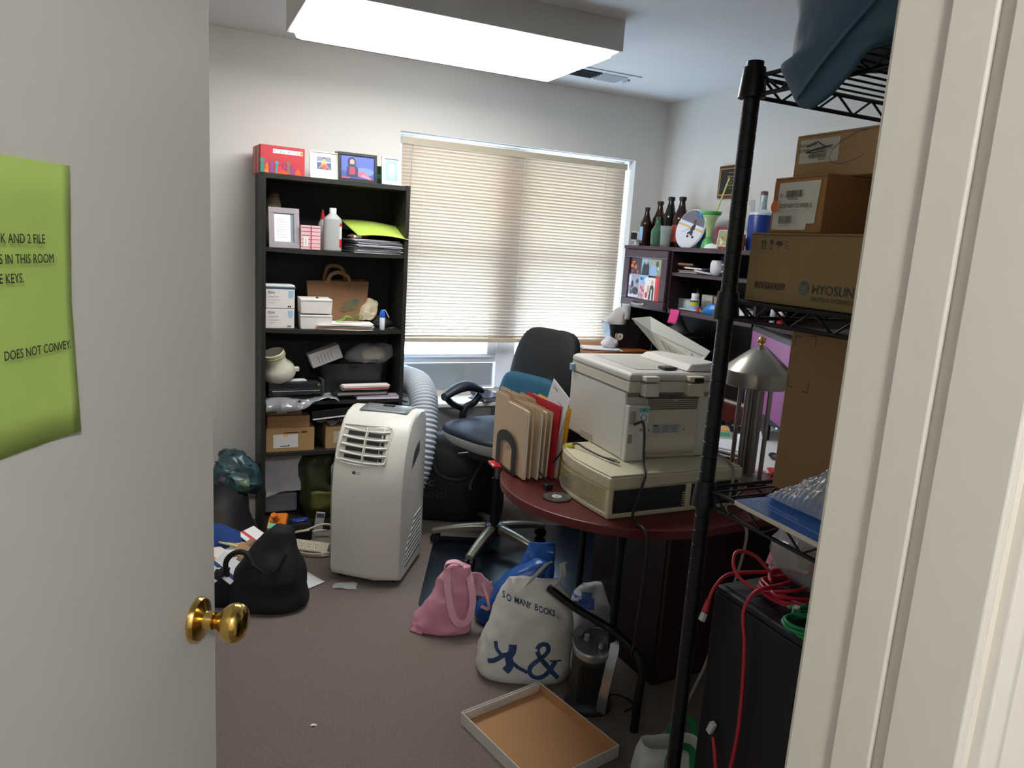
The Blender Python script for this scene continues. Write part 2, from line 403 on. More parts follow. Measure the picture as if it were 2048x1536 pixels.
# ceiling fixture
t = T('ceiling_light', 'long boxy white fluorescent ceiling light glowing over the room', 'ceiling light', (1.055, 3.0, HC))
FH = mat('cdccc8', 0.5, var=0.02)
LX0, LX1, LY0, LY1, LB = -0.61, 0.61, -0.305, 0.305, -0.115
b = MB()
b.bx(LX0, LX1, LY0, LY0 + 0.012, LB, 0); b.bx(LX0, LX1, LY1 - 0.012, LY1, LB, 0)
b.bx(LX0, LX0 + 0.012, LY0 + 0.012, LY1 - 0.012, LB, 0); b.bx(LX1 - 0.012, LX1, LY0 + 0.012, LY1 - 0.012, LB, 0)
P(b, 'housing', FH, t, bevel=0.002)
b = MB()
b.loft([[(LX0 + e, LY0 + e, z), (LX1 - e, LY0 + e, z), (LX1 - e, LY1 - e, z), (LX0 + e, LY1 - e, z)] for e, z in ((0.014, LB + 0.004), (0.03, LB - 0.004), (0.036, LB - 0.022), (0.052, LB - 0.030))])
P(b, 'diffuser', mat('fffdf8', 0.5, var=0, emit=FIXTURE), t)
# ceiling vent
t = T('ceiling_vent', 'small white air vent in the ceiling past the light fixture', 'vent', (2.06, 3.53, HC))
P(MB().bx(-0.19, 0.19, -0.10, 0.10, -0.006, 0), 'vent_frame', mat('d6d9de', 0.5), t, bevel=0.002)
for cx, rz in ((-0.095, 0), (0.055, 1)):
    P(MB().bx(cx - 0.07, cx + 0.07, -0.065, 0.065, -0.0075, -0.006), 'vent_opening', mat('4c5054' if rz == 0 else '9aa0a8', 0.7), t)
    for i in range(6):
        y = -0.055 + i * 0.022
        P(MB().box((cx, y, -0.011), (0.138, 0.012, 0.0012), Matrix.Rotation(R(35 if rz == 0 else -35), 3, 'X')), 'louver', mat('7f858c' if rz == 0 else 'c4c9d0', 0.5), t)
P(MB().bx(0.145, 0.16, -0.03, 0.02, -0.016, -0.006), 'lever', mat('b9bec6', 0.5), t)

# ================================================================ bookcase by the window
t = T('bookcase', 'tall black laminate bookcase with five crowded shelves beside the window', 'bookcase', (0.735, 3.62, 0))
BS = 0.272
P(MB().bx(-0.35, -0.33, 0, BS, 0, 1.762), 'side_panel', BLACKW, t, bevel=0.001)
P(MB().bx(0.33, 0.35, 0, BS, 0, 1.762), 'side_panel', BLACKW, t, bevel=0.001)
P(MB().bx(-0.33, 0.33, 0.004, BS, 1.737, 1.759), 'top', BLACKW, t, bevel=0.001)
for z, sg in ((1.427, 0.006), (1.047, 0.006), (0.690, 0.0), (0.432, 0.0), (0.065, 0.0)):
    b = MB(); n = 8
    b.loft([[(-0.33 + 0.66 * i / n, 0.006, z - 0.019 - sg * (1 - (2 * i / n - 1) ** 2)), (-0.33 + 0.66 * i / n, BS - 0.008, z - 0.019 - sg * (1 - (2 * i / n - 1) ** 2)), (-0.33 + 0.66 * i / n, BS - 0.008, z - sg * (1 - (2 * i / n - 1) ** 2)), (-0.33 + 0.66 * i / n, 0.006, z - sg * (1 - (2 * i / n - 1) ** 2))] for i in range(n + 1)])
    P(b, 'shelf', BLACKW, t)
P(MB().bx(-0.33, 0.33, 0.012, 0.028, 0, 0.046), 'kick_board', BLACKW, t)
P(MB().bx(-0.33, 0.33, BS - 0.008, BS - 0.003, 0.0, 1.737), 'back_panel', mat('141413', 0.6), t)

# --- on top of the bookcase
t = T('red_carton', 'red printed carton with coloured flame pattern on the bookcase top', 'box', (0.487, 3.69, 1.762), 6)
P(MB().bx(-0.102, 0.102, 0, 0.16, 0, 0.127), 'body', mat('b5303a', 0.5, var=0.08), t, bevel=0.002)
pl = [('c23540', rect(-0.1, 0.1, 0.002, 0.125)), ('e9e6e6', rect(-0.045, 0.092, 0.093, 0.112))]
r = random.Random(3)
for i in range(9): pl.append((('a8b0c0', 'd8c0c0', '8fa0b4')[i % 3], oval(-0.036 + i * 0.013, 0.102, 0.003, 0.005, 8)))
pl.append(('e8923a', rect(0.080, 0.091, 0.095, 0.110)))
for i, (x, h, c, wd) in enumerate(((-0.092, .058, '2f8d84', .02), (-0.072, .05, 'f06a2c', .018), (-0.05, .066, '8c4a86', .02), (-0.028, .05, '3f9a9c', .016), (-0.012, .036, 'ef3f3f', .03), (0.006, .062, 'a03a78', .016), (0.026, .052, '8a6a5a', .02), (0.045, .05, '9a3f7e', .022), (0.07, .03, 'f0622a', .03), (0.0, .02, 'f2552e', .06), (-0.075, .02, 'f5842c', .02))):
    pl.append((c, [(x - wd / 2, 0.003), (x + wd / 2, 0.003), (x + wd * .3, h * .7), (x + wd * .05, h), (x - wd * .4, h * .75)]))
    if i in (0, 3, 6): pl.append((c, oval(x, h, wd * .55, wd * .55, 12)))
dec(t, 'front_print', pl, -0.0008)
b = MB(); b.bx(-0.1035, -0.102, 0.03, 0.06, 0.002, 0.125); b.bx(-0.1035, -0.102, 0.10, 0.13, 0.002, 0.125); P(b, 'side_stripe', mat('b59f8c', 0.6), t)

def frame(name, label, loc, rz, w, h, tilt, fw, fcol, pic, cat='photo frame', group=None, metal=False, mount=None):
    t = T(name, label, cat, loc, 0, group, rot=(R(-tilt), 0, R(rz)))
    fm = mat(fcol, 0.4, var=0.06)
    b = MB()
    b.bx(-w / 2, w / 2, 0, 0.012, 0, fw); b.bx(-w / 2, w / 2, 0, 0.012, h - fw, h)
    b.bx(-w / 2, -w / 2 + fw, 0, 0.012, fw, h - fw); b.bx(w / 2 - fw, w / 2, 0, 0.012, fw, h - fw)
    P(b, 'frame_border', fm, t, bevel=0.0015)
    P(MB().bx(-w / 2 + 0.003, w / 2 - 0.003, 0.006, 0.013, 0.003, h - 0.003), 'backing', mat('3a3632', 0.8), t)
    dec(t, 'picture', pic, 0.0055)
    P(MB().strip([(0, 0.013, h * 0.75), (0, 0.013 + h * 0.42 * math.cos(R(tilt)), h * 0.02 + 0.42 * h * math.sin(R(tilt)))], (1, 0, 0), 0.03, 0.002, 0), 'easel_leg', mat('2c2926', 0.8), t)
    return t
pic = [('ece9e2', rect(-.066, .066, .002, .122)), ('7482a0', rect(-.034, .034, .044, .104)), ('3b4a86', rect(-.034, .034, .044, .075)), ('c9d0d8', rect(-.03, .03, .078, .082)), ('d8a86a', oval(0, .07, .013, .022)), ('b5523a', oval(.002, .058, .016, .012)), ('5a3a2a', oval(0, .094, .007, .008)), ('d9b08c', oval(0, .09, .005, .006)), ('b07c58', [(-.014, .066), (-.03, .048), (-.024, .046), (-.008, .062)]), ('b07c58', [(.014, .066), (.03, .046), (.024, .045), (.008, .062)]), ('c8c3ba', rect(-.018, .0, .024, .0255))]
frame('photo_frame', 'white card mount with small square photo, beside the red carton', (0.681, 3.695, 1.7625), 3, 0.136, 0.128, 9, 0.006, 'eeebe4', pic)
pic = [('4c63b4', rect(-.082, .082, .012, .124)), ('3a4f9a', rect(-.082, .082, .012, .05)), ('6f86c8', oval(.03, .05, .05, .02)), ('23254a', oval(-.03, .092, .021, .024)), ('d89a8c', oval(-.028, .092, .0115, .014)), ('2a2c58', [(-.058, .022), (-.052, .07), (-.04, .083), (-.016, .083), (.0, .066), (.006, .022)]), ('a03a54', [(-.042, .034), (-.04, .07), (-.014, .068), (-.012, .034)]), ('c5607a', [(.0, .05), (.03, .05), (.062, .024), (.058, .016), (.0, .026)]), ('d68a9a', [(.02, .04), (.066, .022), (.062, .015), (.015, .026)]), ('e05070', rect(-.08, -.04, .014, .020)), ('e05070', rect(.052, .074, .013, .018))]
frame('photo_frame', 'black framed photo of a sitting person in dark blue, on bookcase top', (0.841, 3.69, 1.7625), 2, 0.19, 0.136, 6, 0.014, '17171b', pic)
pic = [('cfcac0', rect(-.08, .08, .008, .128))]
frame('photo_frame', 'narrow brown frame edge showing behind the black framed photo', (0.835, 3.722, 1.7625), 2, 0.196, 0.138, 6, 0.012, '5a4a40', pic)
pic = [('b4c0c6', rect(-.045, .045, .008, .132)), ('8fa8b8', rect(-.03, .03, .02, .118)), ('b4c6d0', oval(0, .07, .018, .035)), ('a0b8ac', oval(.004, .045, .012, .02)), ('e2dcd6', oval(-.002, .09, .007, .009))]
frame('photo_frame', 'bright white framed pale print at right end of bookcase top', (1.005, 3.675, 1.7625), 2, 0.1, 0.139, 7, 0.014, 'dfe2e4', pic)
t = T('green_box', 'thin dark green box standing behind the white framed print', 'box', (0.968, 3.745, 1.762), 5)
P(MB().bx(-0.03, 0.03, 0, 0.02, 0, 0.09), 'body', mat('1f4a36', 0.5), t, bevel=0.002)
P(MB().bx(-0.03, 0.03, -0.0006, 0.0, 0.03, 0.05), 'label_band', mat('3c7a58', 0.5), t)

# --- second shelf from top (z 1.427)
z1 = 1.4225
frame('photo_frame', 'mauve wooden frame holding white text sheet, left on upper shelf', (0.494, 3.655, 1.426), 4, 0.142, 0.188, 9, 0.026, '9c949c',
      [('7f8d94', rect(-.045, .045, .02, .168)), ('ece9ec', rect(-.046, .03, .03, .158))] + [('b8bcc4', rect(-.036, .018 - .01 * (i % 3), .05 + .012 * i, .0515 + .012 * i)) for i in range(8)])
t = T('patterned_jar', 'dim greenish patterned jar in back left corner of upper shelf', 'jar', (0.462, 3.83, 1.426))
P(MB().lathe([(0.03, 0), (0.036, 0.02), (0.037, 0.2), (0.032, 0.225), (0.026, 0.235)], n=20), 'body', mat('b5ae8a', 0.6, var=0.5, vs=30), t, smooth=True)
P(MB().lathe([(0.028, 0.235), (0.028, 0.25), (0.02, 0.258)], n=20), 'lid', mat('8c6a58', 0.6, var=0.3, vs=30), t, smooth=True)
t = T('pink_striped_box', 'small pink box with blue stripes next to the alcohol bottle', 'box', (0.613, 3.655, z1 + 0.0015), 2)
P(MB().bx(-0.046, 0.046, 0, 0.075, 0, 0.114), 'body', mat('e2b0ae', 0.6), t, bevel=0.0015)
dec(t, 'stripes', [('e6b6b4', rect(-.045, .045, .002, .112))] + [('46508e', rect(-.045, .045, .012 + .018 * i, .0145 + .018 * i)) for i in range(6)] + [('b8324a', rect(-.001, .004, .002, .112)), ('f0e6e6', rect(-.034, -.012, .014, .06)), ('8a8a98', rect(-.025, -.022, .02, .054))])
t = T('alcohol_bottle', 'cloudy white plastic bottle with red side label on upper shelf', 'bottle', (0.722, 3.69, z1))
b = MB(); b.loft(rings([(0, 0, 0.0, 0.040, 0.026), (0, 0, 0.006, 0.0435, 0.029), (0, 0, 0.02, 0.0435, 0.029), (0, 0, 0.14, 0.0435, 0.029), (0, 0, 0.152, 0.042, 0.028), (0, 0, 0.165, 0.032, 0.024), (0, 0, 0.178, 0.017, 0.016), (0, 0, 0.184, 0.014, 0.014)], 32, 2.6, 3))
P(b, 'body', mat('c7c9c9', 0.35, translucent=0.35, var=0.02), t, smooth=True)
P(MB().lathe([(0.0165, 0.18), (0.0165, 0.203), (0.015, 0.206)], n=24), 'cap', mat('eceeee', 0.4), t, smooth=True)
b = MB()
for k, (z0, z1_, c) in enumerate(((0.02, 0.06, 'c22e38'), (0.06, 0.12, 'd8d8d8'), (0.12, 0.135, 'c03038'))):
    b.loft([[(0.0440 * math.copysign(abs(math.cos(R(a))) ** 0.77, math.cos(R(a))), -0.0294 * abs(math.sin(R(a))) ** 0.77, z) for a in range(-8, 62, 7)] for z in (z0, z1_)], False, False, c)
P(b, 'label', PRINT, t)
t = T('glue_bottle', 'slim clear bottle with red tip behind the alcohol bottle', 'bottle', (0.69, 3.775, z1))
P(MB().lathe([(0.02, 0), (0.022, 0.01), (0.022, 0.13), (0.012, 0.15)], n=18), 'body', mat('c9cdcd', 0.3, translucent=0.3), t, smooth=True)
P(MB().lathe([(0.012, 0.15), (0.011, 0.165), (0.003, 0.198)], n=14), 'tip', mat('b82630', 0.4), t, smooth=True)
def stack(name, label, loc, rz, w, d, n, th, cols, seed=0, jit=0.012, cat='papers', group=None):
    t = T(name, label, cat, loc, rz, group); r = random.Random(seed)
    for i in range(n):
        b = MB(); c = cols[i % len(cols)]; k = r.uniform(-jit, jit); q = r.uniform(-jit, jit); a = r.uniform(-jit, jit) * 3
        m = Matrix.Translation((k, q, i * th)) @ Matrix.Rotation(a, 4, 'Z')
        cu = r.uniform(0, 1)
        b.grid(lambda u, v: ((u - .5) * w, (v - .5) * d, th * .5 + cu * th * .35 * math.sin(u * 7 + i) * (1 - v)), 8, 3)
        b.xf(m); P(b, 'sheet' if th < .004 else 'bundle', mat(c, 0.7, var=0.04), t, solid=th * .75)
    return t
stack('paper_stack', 'thick ragged stack of papers at right end of upper shelf', (0.935, 3.735, z1), 3, 0.235, 0.20, 13, 0.0052, ('a3a4ac', '8c8d94', 'c4c5cc', '6d6e74', 'd8d9de'), 4)
t = T('brown_pouch', 'brown and white pouch squeezed on the paper stack under the green sheet', 'pouch', (0.85, 3.72, 1.491))
P(MB().loft(rings([(0, 0, 0, .04, .05), (0.0, 0, .008, .05, .06), (.01, 0, .02, .045, .05), (.012, 0, .03, .015, .03)], 20, 2, 3)).crumple(.004, 30, 3), 'body', mat('7c5640', 0.6, var=0.5, vs=25), t, smooth=True)
P(MB().box((-0.01, -0.055, 0.010), (0.04, 0.01, 0.012)), 'white_tag', PAPER, t, bevel=0.003)
t = T('green_sheet', 'lime green paper sheet draped over the stack on the upper shelf', 'paper', (0.94, 3.735, 1.5))
b = MB(); b.grid(lambda u, v: ((u - .5) * .25 + .02 - v * .05 * (1 - u), (v - .5) * .19 - .01 - .02 * u, 0.006 + 0.010 * math.sin(math.pi * u) - 0.006 * u + .075 * v - .012 * v * u), 16, 8)
P(b, 'sheet', mat('a6bf50', 0.75, var=0.03), t, smooth=True, solid=0.0004)

# --- third shelf (z 1.047)
z2 = 1.047
for i, (z, lab) in enumerate(((z2 - .001, 'lower white tissue box with blue print on the middle shelf'), (z2 + 0.094, 'upper white tissue box carrying a flat blue-edged packet'))):
    t = T('tissue_box', lab, 'tissue box', (0.474 + 0.001 * i, 3.65, z), 0, 'stacked tissue boxes')
    P(MB().bx(-.066, .066, 0, .115, 0, .0925), 'body', mat('e2ddda', 0.65), t, bevel=0.0015)
    dec(t, 'front_print', [('9cc4dc', [(.036, .085), (.06, .085), (.06, .058), (.052, .05), (.044, .05), (.036, .056)]), ('303034', rect(.034, .040, .006, .013)), ('303034', rect(.043, .049, .006, .014)), ('cbb8ae', rect(-.05, -.02, .026, .028)), ('c2bcc0', rect(-.055, .0, .040, .0415))])
    txt(t, 'Kirs', -.056, .070, .013, '2c3f74', -.0014); txt(t, '2 PLUS 3 PK', -.056, .052, .008, '8c8c96', -.0014, sx=.8)
t = T('flat_packet', 'flat blue-edged white packet lying on the upper tissue box', 'packet', (0.475, 3.648, z2 + 0.187), 0)
P(MB().bx(-.068, .072, 0, .11, 0, .008), 'base', mat('2b4a66', 0.5), t, bevel=.002)
P(MB().bx(-.068, .066, 0, .11, .008, .019), 'body', mat('dfe6ea', 0.4), t, bevel=.003)
for i, (z, lab) in enumerate(((z2 - .005, 'lower of two plain white cartons on the middle shelf'), (z2 + 0.072, 'upper of two plain white cartons, dark slot in its lid'))):
    t = T('white_carton', lab, 'box', (0.644, 3.645, z), -2 + 2 * i, 'plain white cartons')
    b = MB(); b.loft([[(-.073, .004, 0), (.073, .004, 0), (.073, .11, 0), (-.073, .11, 0)], [(-.077, 0, .07), (.077, 0, .07), (.075, .113, .075), (-.075, .113, .075)]])
    P(b, 'body', mat('e4e0dd', 0.6), t, bevel=.003)
    P(MB().bx(-.077, .077, -.001, .0, .062, .0635), 'lid_seam', mat('a9a6a4', 0.7), t)
    if i: P(MB().lathe([(.014, 0), (.014, .0012)], (.012, .055, .075), n=16, sx=1.0, sy=.5), 'slot', mat('1b1b1d', 0.8), t)
t = T('brown_paper_bag', 'brown paper carrier bag with two handles at shelf back', 'bag', (0.775, 3.775, z2 - .004), 2)
KR = mat('8f6a4c', 0.85, var=0.12, vs=18, bump=.2, bs=25)
b = MB(); b.loft([[(-.145, 0, 0), (.135, 0, 0), (.135, .085, 0), (-.145, .085, 0)], [(-.150, -.004, .12), (.145, -.004, .12), (.143, .08, .12), (-.148, .08, .12)], [(-.158, .01, .225), (.158, .008, .230), (.152, .066, .24), (-.15, .066, .225)]], cap=False); b.crumple(.004, 9, 5)
P(b, 'body', KR, t, solid=.001)
for y, h, x in ((.008, .262, .0), (.062, .292, -.01)):
    P(MB().strip([(x - .052, y, .2), (x - .05, y, .235), (x - .035, y, h), (x, y, h + .012), (x + .04, y, h - .002), (x + .056, y, .235), (x + .058, y, .2)], (0, 1, 0), .003, .018, 5), 'bag_handle', KR, t)
dec(t, 'faded_print', [('6e6a50', oval(.06, .11, .035, .025)), ('5f6658', oval(.085, .13, .018, .014)), ('705e4c', oval(.03, .09, .02, .012))], -.008)
stack('magazine_pile', 'spread of glossy magazines lying in front of the paper bag', (0.79, 3.69, z2 - .0055), -3, 0.27, 0.115, 6, 0.0055, ('d8d2ca', 'c48f6c', 'e6e2dc', '7fa8b4', 'ded6d0', 'e8e6e4'), 9, .012)
t = T('green_ribbon', 'loose loop of bright green ribbon lying on the magazines', 'ribbon', (0.80, 3.685, z2 + .030))
P(MB().strip([(-.05, .02, .002), (-.02, .0, .012), (.0, .01, .028), (.025, -.005, .022), (.03, .0, .006)], (0, 1, .2), .02, .0015, 6), 'band', mat('6fae3c', 0.5), t, solid=0)
P(MB().strip([(.03, .01, .008), (.05, .02, .035), (.085, .02, .030), (.07, .01, .012)], (0, 1, .2), .012, .0015, 6), 'band', mat('5a9440', 0.5), t)
t = T('cream_cloth_bag', 'crumpled cream cotton bag slumped beside the blue-capped bottle', 'cloth', (0.93, 3.785, z2 + .03), 0)
b = MB(); b.loft(rings([(-.01, 0, 0, .035, .03), (0, 0, .03, .05, .035), (.005, 0, .07, .045, .03), (.02, 0, .105, .026, .02), (.022, 0, .115, .006, .006)], 26, 2, 4)); b.crumple(.014, 22, 2)
P(b, 'body', mat('cfc3a8', 0.8, var=0.1), t, smooth=True)
t = T('nozzle_bottle', 'small white bottle with bright blue cap and thin nozzle', 'bottle', (0.973, 3.655, z2 - .003))
P(MB().lathe([(.012, 0), (.0135, .004), (.0135, .062), (.011, .066)], n=18), 'body', mat('dfe6f2', 0.4), t, smooth=True)
P(MB().lathe([(.0145, .064), (.0145, .082), (.011, .094), (.007, .102)], n=18), 'cap', mat('1f5cc8', 0.35), t, smooth=True)
P(MB().tube([(0, 0, .100), (.012, 0, .100), (.022, 0, .085), (.034, 0, .062)], .002, 6), 'nozzle', mat('e0e4ec', 0.4), t, smooth=True)
t = T('key_bunch', 'small bunch of keys glinting at right end of the middle shelf', 'keys', (1.03, 3.67, z2))
for i, a in enumerate((10, -25, 50)): P(MB().box((.01 * i - .01, .005 * i, .002 + .003 * i), (.04, .012, .002), Matrix.Rotation(R(a), 3, 'Z')), 'key', STEEL, t)
P(MB().loft([ring(-.01 , .0, .004, .012, .012, 16), ring(-.01, 0, .006, .013, .013, 16), ring(-.01, 0, .007, .012, .012, 16)]), 'key_ring', STEEL, t)
t = T('dark_pouch', 'dark pouch lying behind the nozzle bottle on the middle shelf', 'pouch', (1.0, 3.77, z2 - .002))
P(MB().loft(rings([(0, 0, 0, .05, .04), (0, 0, .02, .055, .045), (0, 0, .05, .035, .03), (0, 0, .06, .01, .01)], 20, 2.5, 3)).crumple(.008, 20, 4), 'body', mat('18181a', 0.6), t, smooth=True)
P(MB().strip([(-.05, -.035, .03), (0, -.042, .035), (.05, -.03, .03)], (0, 0, 1), .006, .002), 'zip', mat('3a3a3c', 0.4), t)

# --- fourth shelf (z 0.690)
z3 = 0.69
t = T('silver_film_bag', 'crinkled silver plastic bag flattened under the toner cartridge', 'plastic bag', (0.58, 3.73, z3))
b = MB(); b.grid(lambda u, v: (-.172 + u * .345, -.125 + v * .2, .010 + .008 * math.sin(u * 9) + (-.055 * max(0, .12 - v) / .12 * (0.6 + .6 * math.sin(u * 5 + .6)) if v < .12 else 0)), 34, 16); b.crumple(.0075, 40, 6)
P(b, 'film', mat('a9acb2', 0.18, 0.4, var=0.2, vs=20), t, smooth=True, solid=.0008)
t = T('toner_cartridge', 'long black toner cartridge with brass contact on the silver bag', 'cartridge', (0.555, 3.70, z3 + .022), 2)
P(MB().prism([(-.135, 0), (.13, .006), (.13, .05), (.10, .068), (-.135, .068)], -.05, .06), 'body', mat('202327', 0.35), t, bevel=.004)
P(MB().bx(-.13, .08, -.053, -.05, .03, .036), 'ridge', mat('2f343a', 0.3), t, bevel=.001)
P(MB().cyl((-.12, -.046, .02), (.11, -.046, .02), .010, n=12), 'drum', mat('2a3036', 0.2), t, smooth=True)
P(MB().bx(.118, .134, -.05, .04, .002, .078), 'end_plate', mat('343d44', 0.35), t, bevel=.003)
P(MB().cyl((.105, -.052, .055), (.105, -.048, .055), .007, n=14), 'contact', BRASS, t)
P(MB().box((.0, 0, .071), (.10, .05, .004), Matrix.Rotation(R(6), 3, 'Z')), 'paper_note', PAPER, t)
t = T('plastic_duct_adapter', 'cream plastic pipe adapter leaning with its round mouth upward', 'adapter', (0.485, 3.715, z3 + .108), 0, rot=(R(16), R(-17), 0))
AD = mat('c2bfae', 0.4, var=0.1, vs=6)
b = MB(); b.lathe([(.072, 0), (.078, .01), (.078, .045), (.07, .06), (.050, .085), (.048, .125), (.053, .128), (.053, .138), (.046, .140), (.043, .13), (.043, .09), (.04, .06)], n=32, cap=False)
P(b, 'body', AD, t, smooth=True, angle=50)
P(MB().lathe([(.054, .118), (.054, .124)], n=32, cap=False), 'yellow_rim', mat('c6c06a', 0.5), t, smooth=True, solid=.002)
P(MB().lathe([(.07, .001), (.07, .004)], n=28), 'base_plate', mat('b4b1a0', .5), t)
P(MB().box((.084, -.01, .02), (.024, .02, .02), Matrix.Rotation(R(20), 3, 'Y')), 'clip', mat('e4e2da', .5), t, bevel=.003)
t = T('black_bin', 'black plastic storage bin pushed to the back of the fourth shelf', 'bin', (0.845, 3.70, z3))
b = MB(); b.loft([ring(0, .085, 0, .148, .065, 40, 8), ring(0, .085, .165, .168, .083, 40, 8), ring(0, .085, .172, .172, .087, 40, 8), ring(0, .085, .168, .160, .076, 40, 8), ring(0, .085, .01, .142, .06, 40, 8)])
P(b, 'body', mat('25272a', 0.5), t, smooth=True)
P(MB().bx(-.02, .02, -.003, .002, .14, .150), 'grip', mat('1c1d20', .5), t)
t = T('slotted_adapter', 'light grey slotted box tilted in the mouth of the black bin', 'adapter', (0.712, 3.70, z3 + .180), 0, rot=(0, R(-21), 0))
P(MB().bx(-.079, .079, -.02, .06, 0.0, .072), 'body', mat('a9a6a4', 0.55), t, bevel=.003)
for i in range(5): P(MB().bx(-.04 + .017 * i, -.0375 + .017 * i, -.0206, -.02, .014, .056), 'slot', mat('5f5d5c', .7), t)
t = T('clear_bag_bundle', 'clear plastic bag holding a beige bundle on top of the black bin', 'plastic bag', (0.93, 3.765, z3 + .177))
b = MB(); b.loft(rings([(0, 0, 0, .10, .055), (0, 0, .02, .125, .065), (.01, 0, .05, .12, .06), (.03, 0, .08, .09, .05), (.04, 0, .095, .02, .02)], 32, 2.3, 4)); b.crumple(.012, 20, 8)
P(b, 'film', mat('eef2f6', 0.12, var=0, alpha=.22), t, smooth=True)
b = MB(); b.loft(rings([(.03, 0, .012, .05, .03), (.03, 0, .03, .07, .042), (.035, 0, .055, .062, .04), (.045, 0, .073, .02, .018)], 22, 2.4, 3)); b.crumple(.004, 18, 3)
P(b, 'bundle', mat('bfae98', .7), t, smooth=True)
stack('paper_pile', 'papers in a red folder lying before the black bin', (0.895, 3.66, z3 + .048), 3, .24, .06, 4, .006, ('c9c4c4', 'b4473e', 'd9c8b4', 'e0dcdc'), 3, .006)
t = T('black_binder', 'black ring binder under the red folder papers', 'binder', (0.87, 3.63, z3 + .018), 2)
P(MB().bx(-.14, .14, 0, .065, 0, .024), 'cover', mat('1b1c1e', .45), t, bevel=.004)
P(MB().bx(-.12, .132, -.001, .06, .006, .018), 'pages', mat('8b8784', .8), t)
t = T('hardback_book', 'white and lilac hardback book at shelf edge below the binder', 'book', (0.965, 3.627, z3), -2)
P(MB().bx(-.115, .105, .002, .066, .002, .0155), 'pages', mat('e4dfe6', .8), t)
b = MB(); b.bx(-.118, .107, 0, .068, 0, .002); b.bx(-.118, .107, 0, .068, .0155, .0175); P(b, 'cover', mat('a795b4', .5), t)

# --- fifth shelf (z 0.432)
z4 = 0.432
def carton(name, label, loc, rz, w, d, h, m=None, group=None, flaps=True, tape='b79a72'):
    m = m or CARD
    t = T(name, label, 'box', loc, rz, group)
    P(MB().bx(-w / 2, w / 2, 0, d, 0, h - .003), 'body', m, t, bevel=.002)
    if flaps:
        P(MB().bx(-w / 2 + .0005, w / 2 - .0005, .0005, d / 2 - .001, h - .003, h), 'flap', m, t, bevel=.001)
        P(MB().bx(-w / 2 + .0005, w / 2 - .0005, d / 2 + .001, d - .0005, h - .003, h), 'flap', m, t, bevel=.001)
    return t
t = carton('cardboard_box', 'lowest cardboard box of the shelf stack, white label on front', (0.527, 3.648, z4), 0, .232, .2, .12)
dec(t, 'label', [('d5d2d6', rect(-.082, .036, .02, .088)), ('dcc04a', rect(-.036, -.01, .076, .088)), ('2a2623', rect(-.05, -.012, .026, .030)), ('2a2623', rect(-.012, -.004, .027, .034)), ('3a2c22', rect(-.03, .04, .094, .098)), ('3a2c22', rect(.052, .08, .094, .101))])
t = carton('cardboard_box', 'plain middle cardboard box of the shelf stack', (0.519, 3.652, z4 + .121), 0, .203, .19, .062, mat('96704e', .85, var=.06), flaps=False)
P(MB().bx(-.1015, .1015, -.0006, 0, .03, .0315), 'seam', mat('7a5a3e', .9), t)
t = carton('cardboard_tray', 'shallow cardboard tray topping the shelf stack, small white label', (0.497, 3.655, z4 + .184), 0, .17, .18, .050, mat('74573c', .85, var=.06), flaps=False)
dec(t, 'label', [('b9bac2', rect(-.034, .012, .008, .038)), ('8f9098', rect(-.028, .004, .014, .016)), ('8f9098', rect(-.028, .006, .022, .024))])
t = carton('cardboard_box', 'cardboard box right of the shelf stack, half hidden by the air conditioner', (0.80, 3.655, z4), 0, .2, .2, .115)
dec(t, 'label', [('b8b4a4', rect(-.06, -.02, .03, .09))])
t = T('wire_tangle', 'tangle of silvery packing film on the right cardboard box', 'packing film', (0.76, 3.72, z4 + .118))
b = MB(); b.grid(lambda u, v: (-.10 + u * .18, -.05 + v * .1, .014 + .012 * math.sin(u * 11) * math.cos(v * 7)), 20, 10); b.crumple(.009, 26, 9)
P(b, 'film', mat('a8acae', .25, .3, var=.3, vs=20), t, smooth=True, solid=.001)
t = T('black_flat_case', 'flat black case with white lower edge propped under the fourth shelf', 'case', (0.80, 3.635, z4 + .172), 0, rot=(0, R(-5), 0))
P(MB().bx(-.17, .19, 0, .2, .006, .045), 'shell', mat('15161a', .4), t, bevel=.004)
P(MB().bx(-.168, .19, -.001, .198, 0, .006), 'white_edge', PAPER, t)

# --- bottom compartment
t = T('crumpled_poster', 'crumpled white paper sheet stuffed in bottom left of the bookcase', 'paper', (0.50, 3.70, .075))
b = MB(); b.grid(lambda u, v: (-.085 + u * .19, .03 * math.sin(3 * u) + .06 * v, .10 + .22 * v + .03 * u * (1 - v)), 18, 20); b.crumple(.014, 12, 3)
P(b, 'sheet', mat('cfcfd2', .8), t, smooth=True, solid=.0006)
P(MB().box((0.0, .09, .05), (.16, .06, .10)), 'folded_end', mat('8e8e93', .8), t, bevel=.01)
t = T('olive_bag', 'olive green plastic bag stuffed in the bottom of the bookcase', 'bag', (0.685, 3.72, .066))
b = MB(); b.loft(rings([(0, 0, .0, .09, .06), (0, 0, .08, .092, .072), (-.02, 0, .18, .085, .07), (-.01, 0, .28, .09, .06), (.03, 0, .335, .05, .04), (.04, 0, .35, .01, .01)], 30, 2.2, 4)); b.crumple(.022, 11, 5)
P(b, 'body', mat('33351c', .45, var=.35, vs=10), t, smooth=True)
b = MB(); b.grid(lambda u, v: (-.06 + .16 * u, -.085 - .01 * math.sin(u * 3), .05 + .10 * v), 8, 6); b.crumple(.01, 20, 2); P(b, 'fold', mat('4f5222', .4), t, smooth=True, solid=.001)
t = T('black_rucksack', 'black rucksack lying in the bottom of the bookcase', 'bag', (0.915, 3.73, .066))
